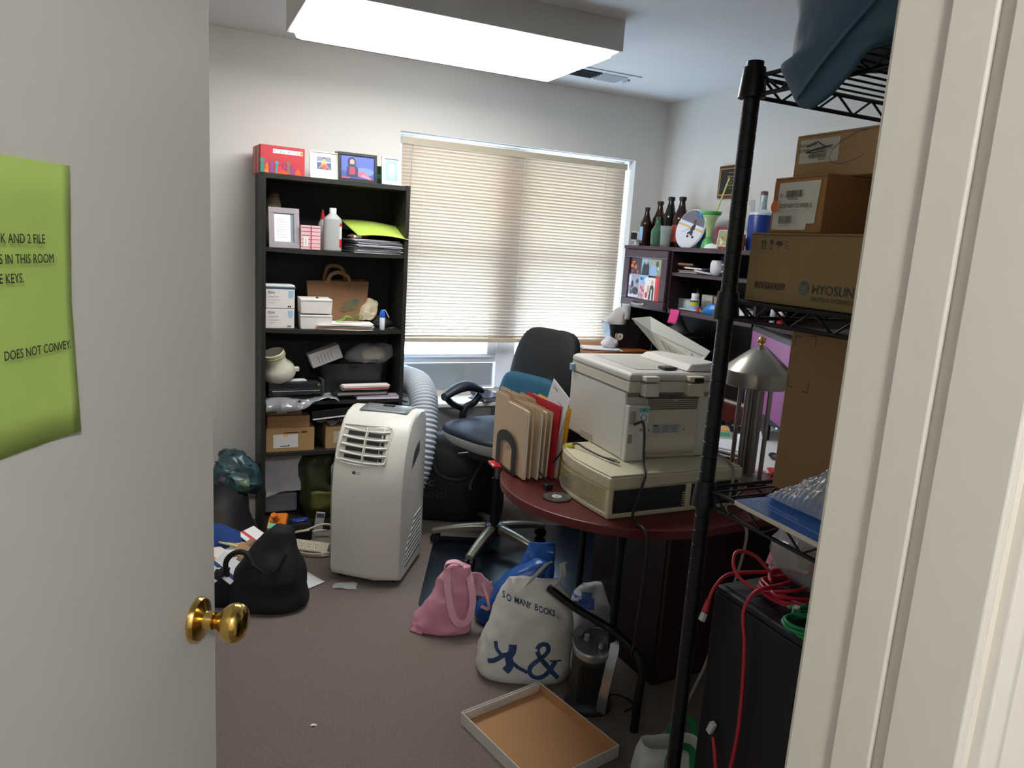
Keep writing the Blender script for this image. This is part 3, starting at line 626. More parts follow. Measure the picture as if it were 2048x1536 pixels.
b = MB(); b.loft(rings([(0, 0, 0, .115, .07), (0, 0, .06, .13, .085), (0, 0, .16, .115, .08), (0, 0, .2, .08, .05), (0, 0, .205, .02, .02)], 26, 2.6, 3)); b.crumple(.015, 12, 7)
P(b, 'body', mat('141415', .6), t, smooth=True)
P(MB().tube([(-.12, -.09, .05), (-.05, -.10, .14), (.05, -.10, .13), (.1, -.09, .05)], .008), 'strap', mat('1c1c1e', .6), t, smooth=True)

# ================================================================ portable air conditioner
t = T('air_conditioner', 'white portable air conditioner standing on the carpet before the bookcase', 'air conditioner', (0.850, 3.142, 0), -33)
ACW = mat('d9d8d0', 0.35, var=0.02, vs=4)
PR = [(0.03, .016), (0.045, .004), (0.06, .0), (.42, .0), (.50, .012), (.58, .035), (.66, .075), (.71, .12), (.738, .17), (.75, .235)]
HWA, DPA = .160, .37
def acf(x, z):
    for i in range(len(PR) - 1):
        if z <= PR[i + 1][0] or i == len(PR) - 2:
            a, b_ = PR[i], PR[i + 1]; y = a[1] + (b_[1] - a[1]) * min(1, max(0, (z - a[0]) / (b_[0] - a[0]))); break
    k = (x + HWA) / (HWA + .05) if x < .05 else (HWA - x) / (HWA - .05)
    return y - DPA / 2 - .03 * max(0, k)
b = MB(); rr = []
for x, ins in ((-HWA, .014), (-HWA + .004, .005), (-HWA + .012, 0), (-.05, 0), (.05, 0), (.10, 0), (HWA - .012, 0), (HWA - .004, .005), (HWA, .014)):
    rg = []
    for z, _y in PR:
        yy = acf(max(-HWA + .012, min(HWA - .012, x)), z); zz = z - (ins if z > .6 else 0) * .8
        rg.append(Vector((x, yy + ins, zz)))
    rg += [Vector((x, .09, .748 - ins * .8)), Vector((x, .14, .735 - ins * .8)), Vector((x, .178 - ins, .69)), Vector((x, .185 - ins, .60)), Vector((x, .185 - ins, .06)), Vector((x, .175 - ins, .03))]
    rr.append(rg)
b.loft(rr)
P(b, 'body', ACW, t, smooth=True, angle=24)
def patch(x0, x1, z0, z1, off, nx=6, nz=8, pts=None):
    g = MB(); g.grid(lambda u, v: (x0 + (x1 - x0) * u, acf(x0 + (x1 - x0) * u, z0 + (z1 - z0) * v) - off, z0 + (z1 - z0) * v), nx, nz); return g
gx0, gx1, gz0, gz1 = -.138, .082, .545, .692
P(patch(gx0, gx1, gz0, gz1, .0015), 'grille_shade_patch', mat('b4b2a8', .5), t, smooth=True)  # raised patch, its grey paints the shade inside the grille opening
for i in range(4):
    z = .5635 + i * .031
    for xa, xb in ((-.112, -.032), (-.018, .062)):
        P(patch(xa, xb, z, z + .015, .0030, 3, 1), 'vent_slot', mat('17191b', .6), t, smooth=True)
for i in range(5):
    z = .5555 + i * .031
    b = MB(); n = 12; rg = []
    for j in range(n + 1):
        x = gx0 + .004 + (gx1 - gx0 - .008) * j / n; sl = -.006 * math.sin(math.pi * j / n)
        y = acf(x, z)
        rg.append([Vector((x, y, z + sl)), Vector((x, y - .008, z + sl - .002)), Vector((x, y - .008, z + sl + .002)), Vector((x, y, z + sl + .005))])
    b.loft(rg); P(b, 'louver', ACW, t, smooth=True)
b = MB(); b.strip([(-.025, acf(-.025, z) - .006, z) for z in (.548, .58, .61, .64, .67, .69)], (1, 0, 0), .005, .012, 0); P(b, 'centre_rib', ACW, t)
b = MB(); b.tube([(x, acf(x, z) - .002, z) for x, z in ((gx0, gz1), (-.03, gz1 + .003), (gx1, gz1), (gx1 - .006, .62), (gx1 - .012, gz0 + .008), (-.03, gz0 - .006), (gx0 - .006, gz0 + .008), (gx0 - .004, .62), (gx0, gz1))], .004, 8, 4); P(b, 'grille_bezel', ACW, t, smooth=True)
P(MB().box((-.03, acf(-.03, .680) - .004, .680), (.008, .002, .004)), 'sensor', mat('202224', .4), t)
b = MB(); b.grid(lambda u, v: (-.095 + .218 * u + .006 * (v - .5), .115 - .135 * (1 - v), (.7445, .7485, .7515, .7525, .7525, .7510, .7465)[round(v * 6)] + .0012), 6, 6); P(b, 'control_panel', mat('83898c', .35, .2), t, smooth=True, solid=.003)
P(MB().box((.012, .062, .7545), (.055, .032, .003)), 'display', mat('141a18', .2), t)
P(MB().box((.012, .063, .7562), (.030, .010, .0006)), 'display_digits', mat('2f5044', .3), t)
y = acf(-.045, .505) - .0012
dec(t, 'logo_mark', [('2e2c30', oval(-.056, .506, .0075, .0075, 20)), ('d4d2cc', oval(-.0555, .5065, .0022, .0022, 10))], y)
txt(t, 'LG', -.045, .5005, .0105, '4a484a', y - .0022)
dec(t, 'side_handle', [('8f9396', [(-.055, .50), (-.043, .54), (-.020, .580), (.020, .605), (.070, .612), (.070, .555)])], 0).matrix_local = Matrix.Translation((HWA + .0012, 0, 0)) @ Matrix.Rotation(R(90), 4, 'Z')
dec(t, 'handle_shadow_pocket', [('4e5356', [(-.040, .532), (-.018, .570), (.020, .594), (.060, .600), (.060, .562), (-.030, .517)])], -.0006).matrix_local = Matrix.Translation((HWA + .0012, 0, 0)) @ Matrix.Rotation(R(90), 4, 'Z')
for i in range(9):
    z = .082 + i * .0215; y0 = -.105 + max(0, i - 3) * .026
    P(MB().box((HWA - .001, (y0 + .13) / 2, z + .004), (.006, .13 - y0, .010), Matrix.Rotation(R(4), 3, 'X')), 'side_slat', mat('f0efe8', .4), t)
    P(MB().box((HWA, (y0 + .13) / 2, z - .0075), (.0016, .13 - y0, .009), Matrix.Rotation(R(4), 3, 'X')), 'side_slot', mat('6a6a66', .6), t)
b = MB(); b.grid(lambda u, v: (-HWA - .003 - .022 * math.sin(math.pi * min(1, u * .8 + .1)), -.16 + .20 * u, .035 + .48 * v), 4, 10); P(b, 'protective_film', mat('c6d2d8', .15, alpha=.35, var=0), t, smooth=True, solid=.001)
for x, y in ((-.12, -.13), (.12, -.13), (-.12, .14), (.12, .14)):
    P(MB().cyl((x - .008, y, .019), (x + .008, y, .019), .019, n=14), 'caster', BLACKP, t)
    P(MB().bx(x - .012, x + .012, y - .01, y + .01, .02, .034), 'caster_fork', BLACKP, t)
t = T('film_scrap', 'scrap of clear plastic film under the front of the air conditioner', 'plastic film', (.668, 2.985, .002), -20)
b = MB(); b.grid(lambda u, v: (-.05 + .1 * u, -.03 + .06 * v, .004 + .003 * math.sin(6 * u + 4 * v)), 12, 8); b.crumple(.004, 30, 2); P(b, 'film', mat('d4d8da', .12, alpha=.5, var=0), t, smooth=True, solid=.0006)

# exhaust hose
t = T('exhaust_hose', 'ribbed pale blue white exhaust hose bending from window to floor unit', 'hose', (1.185, 3.975, .729))
NH = 46
b = MB()
pts = curve([(0, .0, 0), (0.0, -.12, .012), (.01, -.26, .012), (.005, -.37, -.03), (-.01, -.44, -.11), (-.035, -.50, -.25), (-.075, -.53, -.40), (-.13, -.54, -.50)], 14)
b.tube(pts, lambda f: .070 + .0042 * math.sin(f * NH * 2 * math.pi), 26, 4, cap=False)
P(b, 'ribbed_tube', mat('ccd4dd', .4, var=.02, translucent=.25), t, smooth=True, angle=180, solid=.002)
P(MB().lathe([(.0765, .01), (.0765, .05), (.072, .052)], (0, 0, 0), (0, -1, 0), 28, cap=False), 'end_ring', mat('b9d0e4', .35), t, smooth=True, solid=.003)
t = T('sill_cable', 'thin black cable looping on the window sill beside the hose', 'cable', (1.135, 3.86, .612))
P(MB().tube([(-.02, .05, .09), (-.0, .0, .05), (.02, -.01, .012), (.055, .01, .004), (.03, .05, .004), (.0, .02, .03), (.0, .06, .08)], .003, 6), 'lead', BLACKP, t, smooth=True)

# ================================================================ chair, mat and the bag behind it
t = T('chair_mat', 'dark glossy plastic chair mat lying under the office chair', 'mat', (.905, 2.70, 0.0), -24)
pl = [(.04, 0), (.92, 0), (1.02, .12), (1.02, 1.02), (.30, 1.02), (.30, .78), (.04, .78), (.0, .74), (.0, .04), (.012, .012)]
P(MB().slab(pl, .001, .005), 'sheet', mat('0f141d', .22, var=.1), t)
ch = T('office_chair', 'black office chair with white seat trim turned toward the air conditioner', 'chair', (1.46, 3.2, .005), 108)
CB = mat('0b0e13', .75, var=.1, bump=.15, bs=200); SEATB = mat('121c2e', .6, var=.1)
b = MB(); b.lathe([(.05, .075), (.055, .085), (.05, .12), (.032, .13)], n=24); P(b, 'base_hub', BLACKP, ch, smooth=True)
CHR = mat('8b8778', .3, .5, var=.05)
for k in range(5):
    a = R(9 + 72 * k - 108); c, s_ = math.cos(a), math.sin(a)
    b = MB(); rg = []
    for f in range(9):
        q = f / 8; rad = .035 + .275 * q; z = .105 - .045 * q ** 1.6; wd = .026 - .008 * q; th = .018 - .007 * q
        rg.append([Vector((c * rad - s_ * wd * xx, s_ * rad + c * wd * xx, z + th * zz)) for xx, zz in ((-1, -1), (1, -1), (1, .4), (.5, 1), (-.5, 1), (-1, .4))])
    b.loft(rg); o = P(b, 'leg', CHR, ch, smooth=True, angle=50)
    b = MB(); x, y = c * .295, s_ * .295
    b.cyl((x - s_ * .02, y + c * .02, .025), (x - s_ * .006, y + c * .006, .025), .025, n=16); b.cyl((x + s_ * .02, y - c * .02, .025), (x + s_ * .006, y - c * .006, .025), .025, n=16); b.bx(x - .012, x + .012, y - .012, y + .012, .025, .056)
    P(b, 'caster', BLACKP, o)
P(MB().cyl((0, 0, .12), (0, 0, .36), .026, n=20), 'column', BLACKP, ch, smooth=True)
P(MB().cyl((0, 0, .34), (0, 0, .47), .018, n=20), 'gas_lift', STEEL, ch, smooth=True)
P(MB().bx(-.10, .12, -.12, .10, .45, .50), 'tilt_mechanism', BLACKP, ch, bevel=.01)
P(MB().tube([(.08, 0, .47), (.16, .03, .455), (.25, .05, .43)], .006), 'lever', STEEL, ch, smooth=True)
P(MB().tube([(.0, .10, .46), (.01, .16, .36), (.0, .17, .33)], .008), 'tension_knob', BLACKP, ch, smooth=True)
sx, sy = .06, -.05
b = MB(); b.loft(rings([(sx, sy, .495, .16, .15), (sx, sy, .505, .21, .19), (sx, sy, .53, .245, .225), (sx, sy, .565, .262, .243), (sx, sy, .575, .262, .243)], 44, 3.2, 3)); P(b, 'seat_shell', mat('c8cac6', .4, var=.03), ch, smooth=True, angle=70)
b = MB(); b.loft(rings([(sx, sy, .573, .264, .245), (sx, sy, .588, .262, .243), (sx, sy, .602, .235, .22), (sx, sy, .606, .16, .15), (sx, sy, .598, .06, .05)], 44, 3.2, 3)); P(b, 'seat', SEATB, ch, smooth=True, angle=70)
b = MB(); b.loft(rings([(sx - .035, -.27, .62, .16, .03), (sx - .035, -.275, .66, .20, .042), (sx - .035, -.285, .80, .225, .048), (sx - .035, -.31, .95, .215, .046), (sx - .035, -.335, 1.04, .19, .040), (sx - .035, -.345, 1.08, .15, .03), (sx - .035, -.347, 1.092, .10, .015)], 40, 3.4, 5)); P(b, 'backrest', CB, ch, smooth=True, angle=70)
P(MB().strip([(sx, -.10, .47), (sx, -.30, .48), (sx, -.335, .58), (sx, -.34, .75)], (1, 0, 0), .08, .02), 'back_bracket', BLACKP, ch)
for ax in (sx + .285, sx - .285):
    b = MB(); rg = []
    for i in range(11):
        q = i / 10; y = sy - .11 + .25 * q; z = .705 + .055 * math.sin(math.pi * (q * .8 + .15)) ; wd = .026 + .012 * math.sin(math.pi * q); th = .020 + .008 * math.sin(math.pi * q)
        rg.append([Vector((ax + wd * math.cos(2 * math.pi * k / 14), y, z + th * math.sin(2 * math.pi * k / 14))) for k in range(14)])
    b.loft(rg); o = P(b, 'armrest', mat('1b2230', .5, var=.1), ch, smooth=True)
    b = MB()
    b.tube([(ax, sy - .10, .705), (ax, sy - .06, .665), (ax, sy - .0, .64), (ax, sy + .005, .57), (ax * .9 + sx * .1, sy, .52)], .020, 10)
    b.tube([(ax, sy + .12, .705), (ax, sy + .08, .672), (ax, sy + .02, .645)], .017, 10)
    P(b, 'armrest_bracket', BLACKP, o, smooth=True)
    P(MB().tube([(ax, sy, .54), (ax * .8 + sx * .2, sy, .50), (sx, sy, .49)], .018, 10), 'armrest_bar', BLACKP, o, smooth=True)
t = T('seat_cushion', 'teal blue square cushion leaning on the office chair backrest', 'cushion', (1.46 + .951 * .19 - .309 * .05, 3.2 + .309 * .19 + .951 * .05, .606), 108, rot=(R(14), 0, R(108)))
b = MB(); b.loft(rings([(0, 0, 0, .10, .03), (0, 0, .02, .17, .05), (0, 0, .08, .195, .058), (0, 0, .18, .195, .056), (0, 0, .24, .175, .05), (0, 0, .262, .12, .025)], 36, 4, 4)); P(b, 'cushion_body', mat('124860', .75, var=.08, bump=.15, bs=220), t, smooth=True, angle=180)
P(MB().tube([(-.19, 0, .05), (-.196, 0, .15), (-.185, 0, .225), (-.1, 0, .262), (.1, 0, .262), (.185, 0, .225)], .004, 6), 'piping', mat('175a78', .7), t, smooth=True)
t = T('black_duffel', 'big black bag with faded white lettering on the floor behind the chair', 'bag', (1.42, 3.675, 0), -22)
b = MB(); b.loft(rings([(0, 0, .0, .25, .10), (0, 0, .05, .275, .13), (0, 0, .25, .27, .135), (0, 0, .38, .25, .12), (0, 0, .46, .20, .09), (0, 0, .49, .10, .04), (0, 0, .495, .02, .02)], 40, 3, 4)); b.crumple(.008, 9, 3)
P(b, 'body', mat('15181b', .5, var=.12), t, smooth=True)
txt(t, 'bc', -.20, .215, .05, '4a5258', -.152, sx=1.5); txt(t, 'ESSENTI', -.215, .15, .032, '363d42', -.150, sx=1.1)
P(MB().tube([(-.12, -.10, .42), (-.10, -.16, .30), (.0, -.165, .26), (.10, -.16, .30), (.12, -.10, .42)], .009), 'bag_handle', mat('1d2023', .6), t, smooth=True)

# ================================================================ bags and things on the carpet
t = T('pink_tote', 'pink fabric tote bag with slack strap on the carpet', 'bag', (.965, 2.505, .0), -25)
PK = mat('c98a9e', .42, var=.07, vs=7)
b = MB(); b.loft(rings([(-.02, .0, .001, .10, .05), (-.02, 0, .012, .118, .062), (-.015, 0, .05, .112, .065), (.005, 0, .12, .092, .055), (.022, 0, .19, .072, .04), (.03, 0, .245, .056, .026), (.035, 0, .272, .046, .016)], 36, 2.3, 5), cap=True); b.crumple(.012, 20, 4, lambda v: min(1, v.z / .03))
P(b, 'body', PK, t, smooth=True, angle=180)
b = MB(); b.add([(-.15, -.03, .002), (-.09, -.06, .002), (-.08, .03, .002), (-.085, -.03, .075)], [(0, 1, 3), (1, 2, 3), (2, 0, 3), (0, 2, 1)]); P(b, 'bottom_corner', PK, t, bevel=.006)
P(MB().strip([(-.008, -.035, .268), (.0, -.058, .20), (.02, -.078, .12), (.05, -.082, .075), (.085, -.072, .085), (.098, -.05, .15), (.085, -.03, .22), (.07, -.01, .262)], (.3, -.95, 0), .003, .026, 7), 'strap', mat('d39cb0', .55), t, smooth=True)
P(MB().strip([(-.02, .0, .262), (-.01, -.02, .29), (.02, -.02, .298), (.045, -.01, .285), (.06, .0, .262)], (0, 1, 0), .03, .004, 5), 'rim_fold', mat('dba6b8', .55), t, smooth=True)
b = MB(); b.grid(lambda u, v: (.07 + .10 * u, .03 - .01 * v, .16 + .10 * v - .05 * u), 10, 8); b.crumple(.016, 26, 3); P(b, 'side_ruffle', mat('d39cb0', .55), t, smooth=True, solid=.002)
P(MB().strip([(.13, .02, .2), (.155, .0, .14), (.16, .0, .10), (.13, -.01, .115)], (0, 1, 0), .004, .012, 5), 'tie_end', mat('dba6b8', .55), t, smooth=True)

t = T('bookshop_bag', 'white plastic carrier bag printed with SO MANY BOOKS, standing on carpet', 'bag', (1.13, 2.15, 0), -25)
WP = mat('c9c9c5', .4, var=.03, translucent=.12)
b = MB(); b.loft(rings([(0, 0, .001, .145, .085), (0, 0, .012, .160, .10), (0, 0, .05, .170, .105), (.004, 0, .10, .166, .100), (.014, 0, .17, .153, .088), (.024, 0, .25, .138, .066), (.022, 0, .31, .118, .042), (.02, 0, .345, .10, .022), (.018, 0, .362, .09, .012)], 56, 3.0, 6)); b.crumple(.0085, 17, 6, lambda v: min(1, v.z / .03))
bag = P(b, 'body', WP, t, smooth=True, angle=180)
for xa, xb, x2 in ((-.01, .03, .07), (.085, .105, .12)):
    P(MB().strip([(xa, -.02, .335), (xa + .03, -.02, .38), (x2 - .01, -.012, .425), (x2, 0.0, .42)], (.75, .6, 0), .024, .002, 5), 'bag_handle', mat('d6d6d2', .4), t, smooth=True)
def wrap(o, tgt, off=.0022):
    q = o.modifiers.new('wrap', 'SHRINKWRAP'); q.target = tgt; q.wrap_method = 'PROJECT'; q.use_project_x = q.use_project_z = False
    q.use_project_y = True; q.use_positive_direction = True; q.use_negative_direction = True; q.offset = off; return o
NAVY = mat('1f3d66', .5, var=0)
def sline(pts, wd):
    q = curve([(p[0], 0, p[1]) for p in pts], 4); return line([(v.x, v.z) for v in q], wd)
def arc_text(parent, s, x, z, h, dx, dz, tgt, m, sx=.8):
    for i, c in enumerate(s):
        if c == ' ': x += dx * .7; continue
        me_o = txt(parent, c, 0, 0, h, m=m, y=-.12, bold=.0005)
        for vtx in me_o.data.vertices:
            vx, vy = vtx.co.x * sx, vtx.co.y
            vtx.co = (x + vx, -.12, z + vy - vx * (-dz / dx) )
        me_o.location = (0, 0, 0); me_o.rotation_euler = (0, 0, 0); me_o.scale = (1, 1, 1)
        wrap2(me_o, tgt); x += dx * (1.15 if c in 'MO' else .35 if c == '.' else .95); z += dz
def wrap2(o, tgt):
    from mathutils.bvhtree import BVHTree
    tree = _bvh.get(tgt.name)
    if tree is None:
        tree = BVHTree.FromPolygons([v.co.copy() for v in tgt.data.vertices], [tuple(p.vertices) for p in tgt.data.polygons]); _bvh[tgt.name] = tree
    for v in o.data.vertices:
        h = tree.ray_cast(Vector((v.co.x, -.5, v.co.z)), Vector((0, 1, 0)))
        if h[0] is not None: v.co.y = h[0].y - .0012
    return o
_bvh = {}
def surfdec(parent, name, polys, tgt, m, fine=8):   # print laid onto a curved surface, cut fine enough to follow it
    mb = MB()
    for pl in polys:
        if len(pl) == 4:
            a, b_, c, d = [Vector((p[0], 0, p[1])) for p in pl]
            mb.grid(lambda u, v: (a.lerp(b_, u)).lerp(d.lerp(c, u), v), fine, fine // 2)
        else:
            mb.add([(p[0], 0, p[1]) for p in pl], [tuple(range(len(pl)))])
    o = P(mb, name, m, parent); return wrap2(o, tgt)
arc_text(t, 'SO MANY BOOKS...', -.092, .296, .0195, .0152, -.0042, bag, NAVY)
amp = []
cx, cz = .065, .095
amp += sline([(cx + .055, cz - .055), (cx + .02, cz - .02), (cx - .012, cz + .018), (cx - .024, cz + .045), (cx - .014, cz + .064), (cx + .006, cz + .066), (cx + .014, cz + .050), (cx + .006, cz + .030), (cx - .018, cz + .010), (cx - .042, cz - .012), (cx - .045, cz - .038), (cx - .025, cz - .052), (cx + .004, cz - .046), (cx + .028, cz - .022), (cx + .042, cz + .004)], .016)
amp += sline([(cx + .022, cz + .004), (cx + .062, cz + .006)], .006)
surfdec(t, 'ampersand_mark', amp, bag, NAVY, 6)
fig = sline([(-.128, .082), (-.105, .088), (-.075, .112), (-.058, .118)], .016) + sline([(-.105, .155), (-.098, .128), (-.075, .108)], .013) + sline([(-.044, .152), (-.046, .128), (-.056, .108), (-.05, .08), (-.065, .058)], .028) + line([(-.056, .100), (-.02, .072), (.012, .056)], .013)
surfdec(t, 'figure_mark', fig, bag, NAVY, 6)

t = T('blue_plastic_bag', 'bright blue plastic bag squeezed between pink tote and white bag', 'bag', (1.225, 2.49, 0), -25)
b = MB(); b.loft(rings([(0, 0, .001, .13, .07), (0, 0, .05, .14, .08), (.02, 0, .12, .12, .07), (.06, 0, .20, .08, .045), (.10, 0, .26, .05, .03), (.11, 0, .275, .01, .01)], 28, 2.3, 4)); b.crumple(.016, 13, 8, lambda v: min(1, v.z / .05)); P(b, 'body', mat('1d4a8c', .3, var=.25), t, smooth=True, angle=180)
t = T('snack_packet', 'blue and silver foil packet poking up behind the white bag', 'packet', (1.375, 2.55, 0.0), -18)
b = MB(); b.loft(rings([(0, 0, .001, .06, .05), (0, 0, .1, .075, .05), (0, 0, .22, .07, .03), (.01, 0, .28, .06, .006), (.014, 0, .30, .058, .002)], 24, 2.4, 3)); b.crumple(.006, 24, 2, lambda v: min(1, v.z / .05)); bb = P(b, 'body', mat('2a5fae', .25, .2, var=.1), t, smooth=True, angle=180)
b = MB(); b.grid(lambda u, v: (-.05 + .11 * u, -.012, .252 + .012 * v), 6, 2); P(b, 'silver_seam', mat('c9d4e2', .25, .4), t, solid=.002)
t = T('store_bag', 'white plastic bag with blue print slumped beside the heater', 'bag', (1.525, 2.25, 0), -25)
b = MB(); b.loft(rings([(0, 0, .001, .13, .07), (0, 0, .05, .145, .08), (0, 0, .12, .135, .075), (-.03, 0, .18, .10, .05), (-.06, 0, .225, .05, .02), (-.065, 0, .235, .01, .01)], 32, 2.5, 4)); b.crumple(.020, 11, 5, lambda v: min(1, v.z / .05)); bb = P(b, 'body', mat('a9adb5', .35, var=.06, translucent=.1), t, smooth=True, angle=180)
surfdec(t, 'blue_print', [rect(-.13, -.05, .15, .19), rect(-.10, -.06, .19, .21)], bb, mat('2a4a86', .4), 8)

# ceramic heater
t = T('tower_heater', 'small dark tower heater with silver handle beside the white bags', 'heater', (1.252, 1.895, 0), -22)
DKH = mat('2a2b2d', .4, var=.08); SLV = mat('a4a9ae', .25, .75, var=.04)
b = MB(); b.loft(rings([(0, 0, .0, .078, .068), (0, 0, .012, .08, .07), (0, 0, .03, .07, .06), (0, 0, .06, .066, .056), (0, 0, .18, .066, .056), (0, 0, .21, .066, .054)], 36, 2.3, 3)); P(b, 'body', DKH, t, smooth=True)
b = MB(); b.loft([[Vector((v.x, v.y, v.z + .018 * (v.y / .05) + .0)) for v in r_] for r_ in rings([(0, 0, .205, .066, .056), (0, 0, .222, .069, .058), (0, 0, .232, .066, .055), (0, 0, .228, .055, .045), (0, 0, .226, .02, .02)], 36, 2.2, 2)]); P(b, 'top_panel', SLV, t, smooth=True)
for x, y in ((-.02, .012), (.025, -.018)): P(MB().cyl((x, y, .228 + .36 * y), (x, y, .246 + .36 * y), .011, .009, n=18), 'dial', mat('9aa6a0', .25, .6), t, smooth=True)
P(MB().strip([(-.055, .025, .242), (-.02, .048, .262), (.03, .042, .270), (.062, .0, .262), (.064, -.04, .235), (.050, -.062, .18), (.038, -.068, .10), (.030, -.070, .02)], (.75, -.66, 0), .034, .005, 7), 'silver_handle', SLV, t, smooth=True)
for i in range(9): P(MB().bx(-.05 + i * .009, -.046 + i * .009, -.0595, -.054, .04, .17), 'grille_bar', mat('1a1b1c', .4), t)
P(MB().tube([(.06, .03, .02), (.12, .05, .006), (.16, .0, .006), (.12, -.04, .006)], .0035, 6), 'cord', BLACKP, t, smooth=True)

# bent tube stand
t = T('tube_stand', 'black bent metal tube leg arching behind the heater to the carpet', 'tube frame', (1.325, 1.725, 0))
P(MB().tube([(0, 0, .008), (.012, .01, .12), (.022, .018, .19), (.012, .05, .24), (-.03, .12, .288), (-.10, .25, .315), (-.15, .36, .345)], .0138, 12, 6), 'tube', BLKMET, t, smooth=True, angle=180)
P(MB().cyl((0, 0, 0), (0, 0, .02), .0135, n=14), 'rubber_foot', BLACKP, t, smooth=True)

# cardboard tray
t = T('shallow_carton', 'shallow cardboard box lid, tan inside and white outside, on the carpet', 'box lid', (1.011, 1.791, 0), 12.5)
INN = mat('b2865c', .75, var=.05, vs=8); OUT = mat('c4c2bb', .7, var=.04)
P(MB().bx(-.157, .157, -.19, .19, .001, .004), 'base', INN, t)
for x0, x1, y0, y1 in ((-.160, -.157, -.193, .193), (.157, .160, -.193, .193)): P(MB().bx(x0, x1, y0, y1, 0, .040), 'outer_wall', OUT, t); P(MB().bx(x0 + (.003 if x0 < 0 else -.002), x1 + (.002 if x0 < 0 else -.003), y0 + .004, y1 - .004, .004, .039), 'inner_wall', INN, t)
P(MB().bx(-.157, .157, .190, .193, 0, .042), 'outer_wall', OUT, t); P(MB().bx(-.157, .157, -.193, -.190, 0, .040), 'outer_wall', OUT, t)
P(MB().box((0, .184, .025), (.31, .002, .036), Matrix.Rotation(R(12), 3, 'X')), 'white_flap', mat('cfcdc7', .7), t)
dec(t, 'flap_text', [('a9a7a2', rect(-.10 + .02 * (i % 2), .07 - .03 * (i % 3), .016 + .005 * i, .0175 + .005 * i)) for i in range(4)], .1795)
P(MB().bx(-.15, .15, -.190, -.187, .004, .039), 'inner_wall', INN, t)

t = T('shopping_bag', 'white shopping bag with green straps at the foot of the wire shelf', 'bag', (1.29, 1.50, 0), -20)
b = MB(); b.loft([ring(0, 0, .0, .10, .06, 36, 5), ring(0, 0, .02, .105, .062, 36, 5), ring(.0, 0, .08, .10, .055, 36, 4), ring(.0, .0, .125, .085, .04, 36, 3), ring(0, .0, .12, .08, .036, 36, 3), ring(0, 0, .03, .09, .05, 36, 3)]); b.crumple(.008, 15, 3, lambda v: min(1, v.z / .04)); P(b, 'body', mat('c6c9c6', .5, var=.04), t, smooth=True, angle=180)
GR = mat('1f8a52', .5, var=.08)
P(MB().strip([(-.03, -.068, .01), (-.028, -.068, .07), (-.02, -.055, .125), (.01, -.05, .150), (.045, -.045, .13), (.05, -.06, .07), (.052, -.068, .01)], (0, 1, .1), .003, .022, 6), 'green_strap', GR, t, smooth=True)
P(MB().strip([(.0, .045, .10), (.02, .05, .155), (.07, .05, .16), (.085, .045, .11)], (0, 1, .1), .003, .020, 6), 'green_strap', GR, t, smooth=True)
t = T('paper_scrap', 'tiny white paper scrap lying alone on the open carpet', 'scrap', (.381, 2.085, 0))
P(MB().grid(lambda u, v: (-.012 + .024 * u, -.005 + .01 * v, .002 + .003 * math.sin(5 * u)), 6, 2), 'scrap_sheet', PAPER, t, smooth=True, solid=.0006)

# ---- clutter between door and bookcase
t = T('black_tote', 'large black cloth bag slumped on the carpet beside the open door', 'bag', (.355, 2.93, 0), -25)
BT = mat('0d0e10', .75, var=.2)
b = MB(); b.loft(rings([(-.02, 0, .001, .14, .10), (-.01, 0, .02, .16, .12), (-.01, 0, .09, .152, .115), (.0, .0, .17, .125, .095), (.01, .01, .25, .085, .06), (.03, .02, .31, .05, .035), (.04, .025, .335, .03, .014)], 36, 2.4, 5)); b.crumple(.014, 10, 9, lambda v: min(1, v.z / .05)); P(b, 'body', BT, t, smooth=True, angle=180)
P(MB().tube([(-.16, -.04, .10), (-.165, -.06, .19), (-.13, -.06, .235), (-.08, -.07, .24), (-.045, -.08, .19)], .011, 8), 'bag_handle', mat('17181a', .7), t, smooth=True)
P(MB().tube([(-.05, -.10, .21), (.0, -.09, .175), (.05, -.09, .19), (.08, -.07, .25)], .006, 8), 'bag_handle', BT, t, smooth=True)
b = MB(); b.loft(rings([(0, 0, .001, .09, .07), (0, 0, .08, .085, .07), (0, 0, .14, .06, .05), (0, 0, .155, .02, .02)], 24, 2.3, 4)); b.xf(Matrix.Translation((-.20, .0, 0))); b.crumple(.012, 14, 4, lambda v: min(1, v.z / .05)); P(b, 'side_pocket', BT, t, smooth=True, angle=180)
bk = [('booklet', 'white booklet with orange stripe in the pile by the door', 'e3dcd6', 'd98a52', (.16, 3.06, .165), 30, (8, -14)),
      ('booklet', 'white and blue booklet fanned out in the pile by the door', 'e6e4e2', '3a66a8', (.215, 3.05, .160), 22, (12, -22)),
      ('booklet', 'brown covered notebook in the pile next to black bag', '8c7460', '6b5747', (.275, 3.07, .170), -48, (20, 10)),
      ('booklet', 'white leaflet with red corner at the pile top', 'ebe7e6', 'c8434e', (.315, 3.17, .190), 35, (16, -6)),
      ('booklet', 'plain white brochure lowest in the pile by the door', 'dcdcdc', 'b9c0c8', (.16, 3.04, .105), 15, (14, -8)),
      ('booklet', 'olive and cream booklet beneath the blue striped one', 'a8a080', '6d6a4a', (.215, 3.02, .11), 35, (16, -26)),
      ('booklet', 'white booklet with dark blue spine leaning on black bag handle', 'd8dade', '24406e', (.19, 2.985, .150), 28, (24, -30)),
      ('booklet', 'grey and white catalogue fanned under the orange striped booklet', 'b4b6ba', '83868c', (.145, 3.02, .135), 24, (14, -18)),
      ('booklet', 'tan booklet standing steeply beside the black bag side', 'b08a6a', '8a6848', (.265, 3.02, .165), 30, (30, -38)),
      ('booklet', 'pale yellow booklet behind the brown notebook', 'd9cfa4', 'c8a444', (.24, 3.13, .185), 60, (8, 12))]
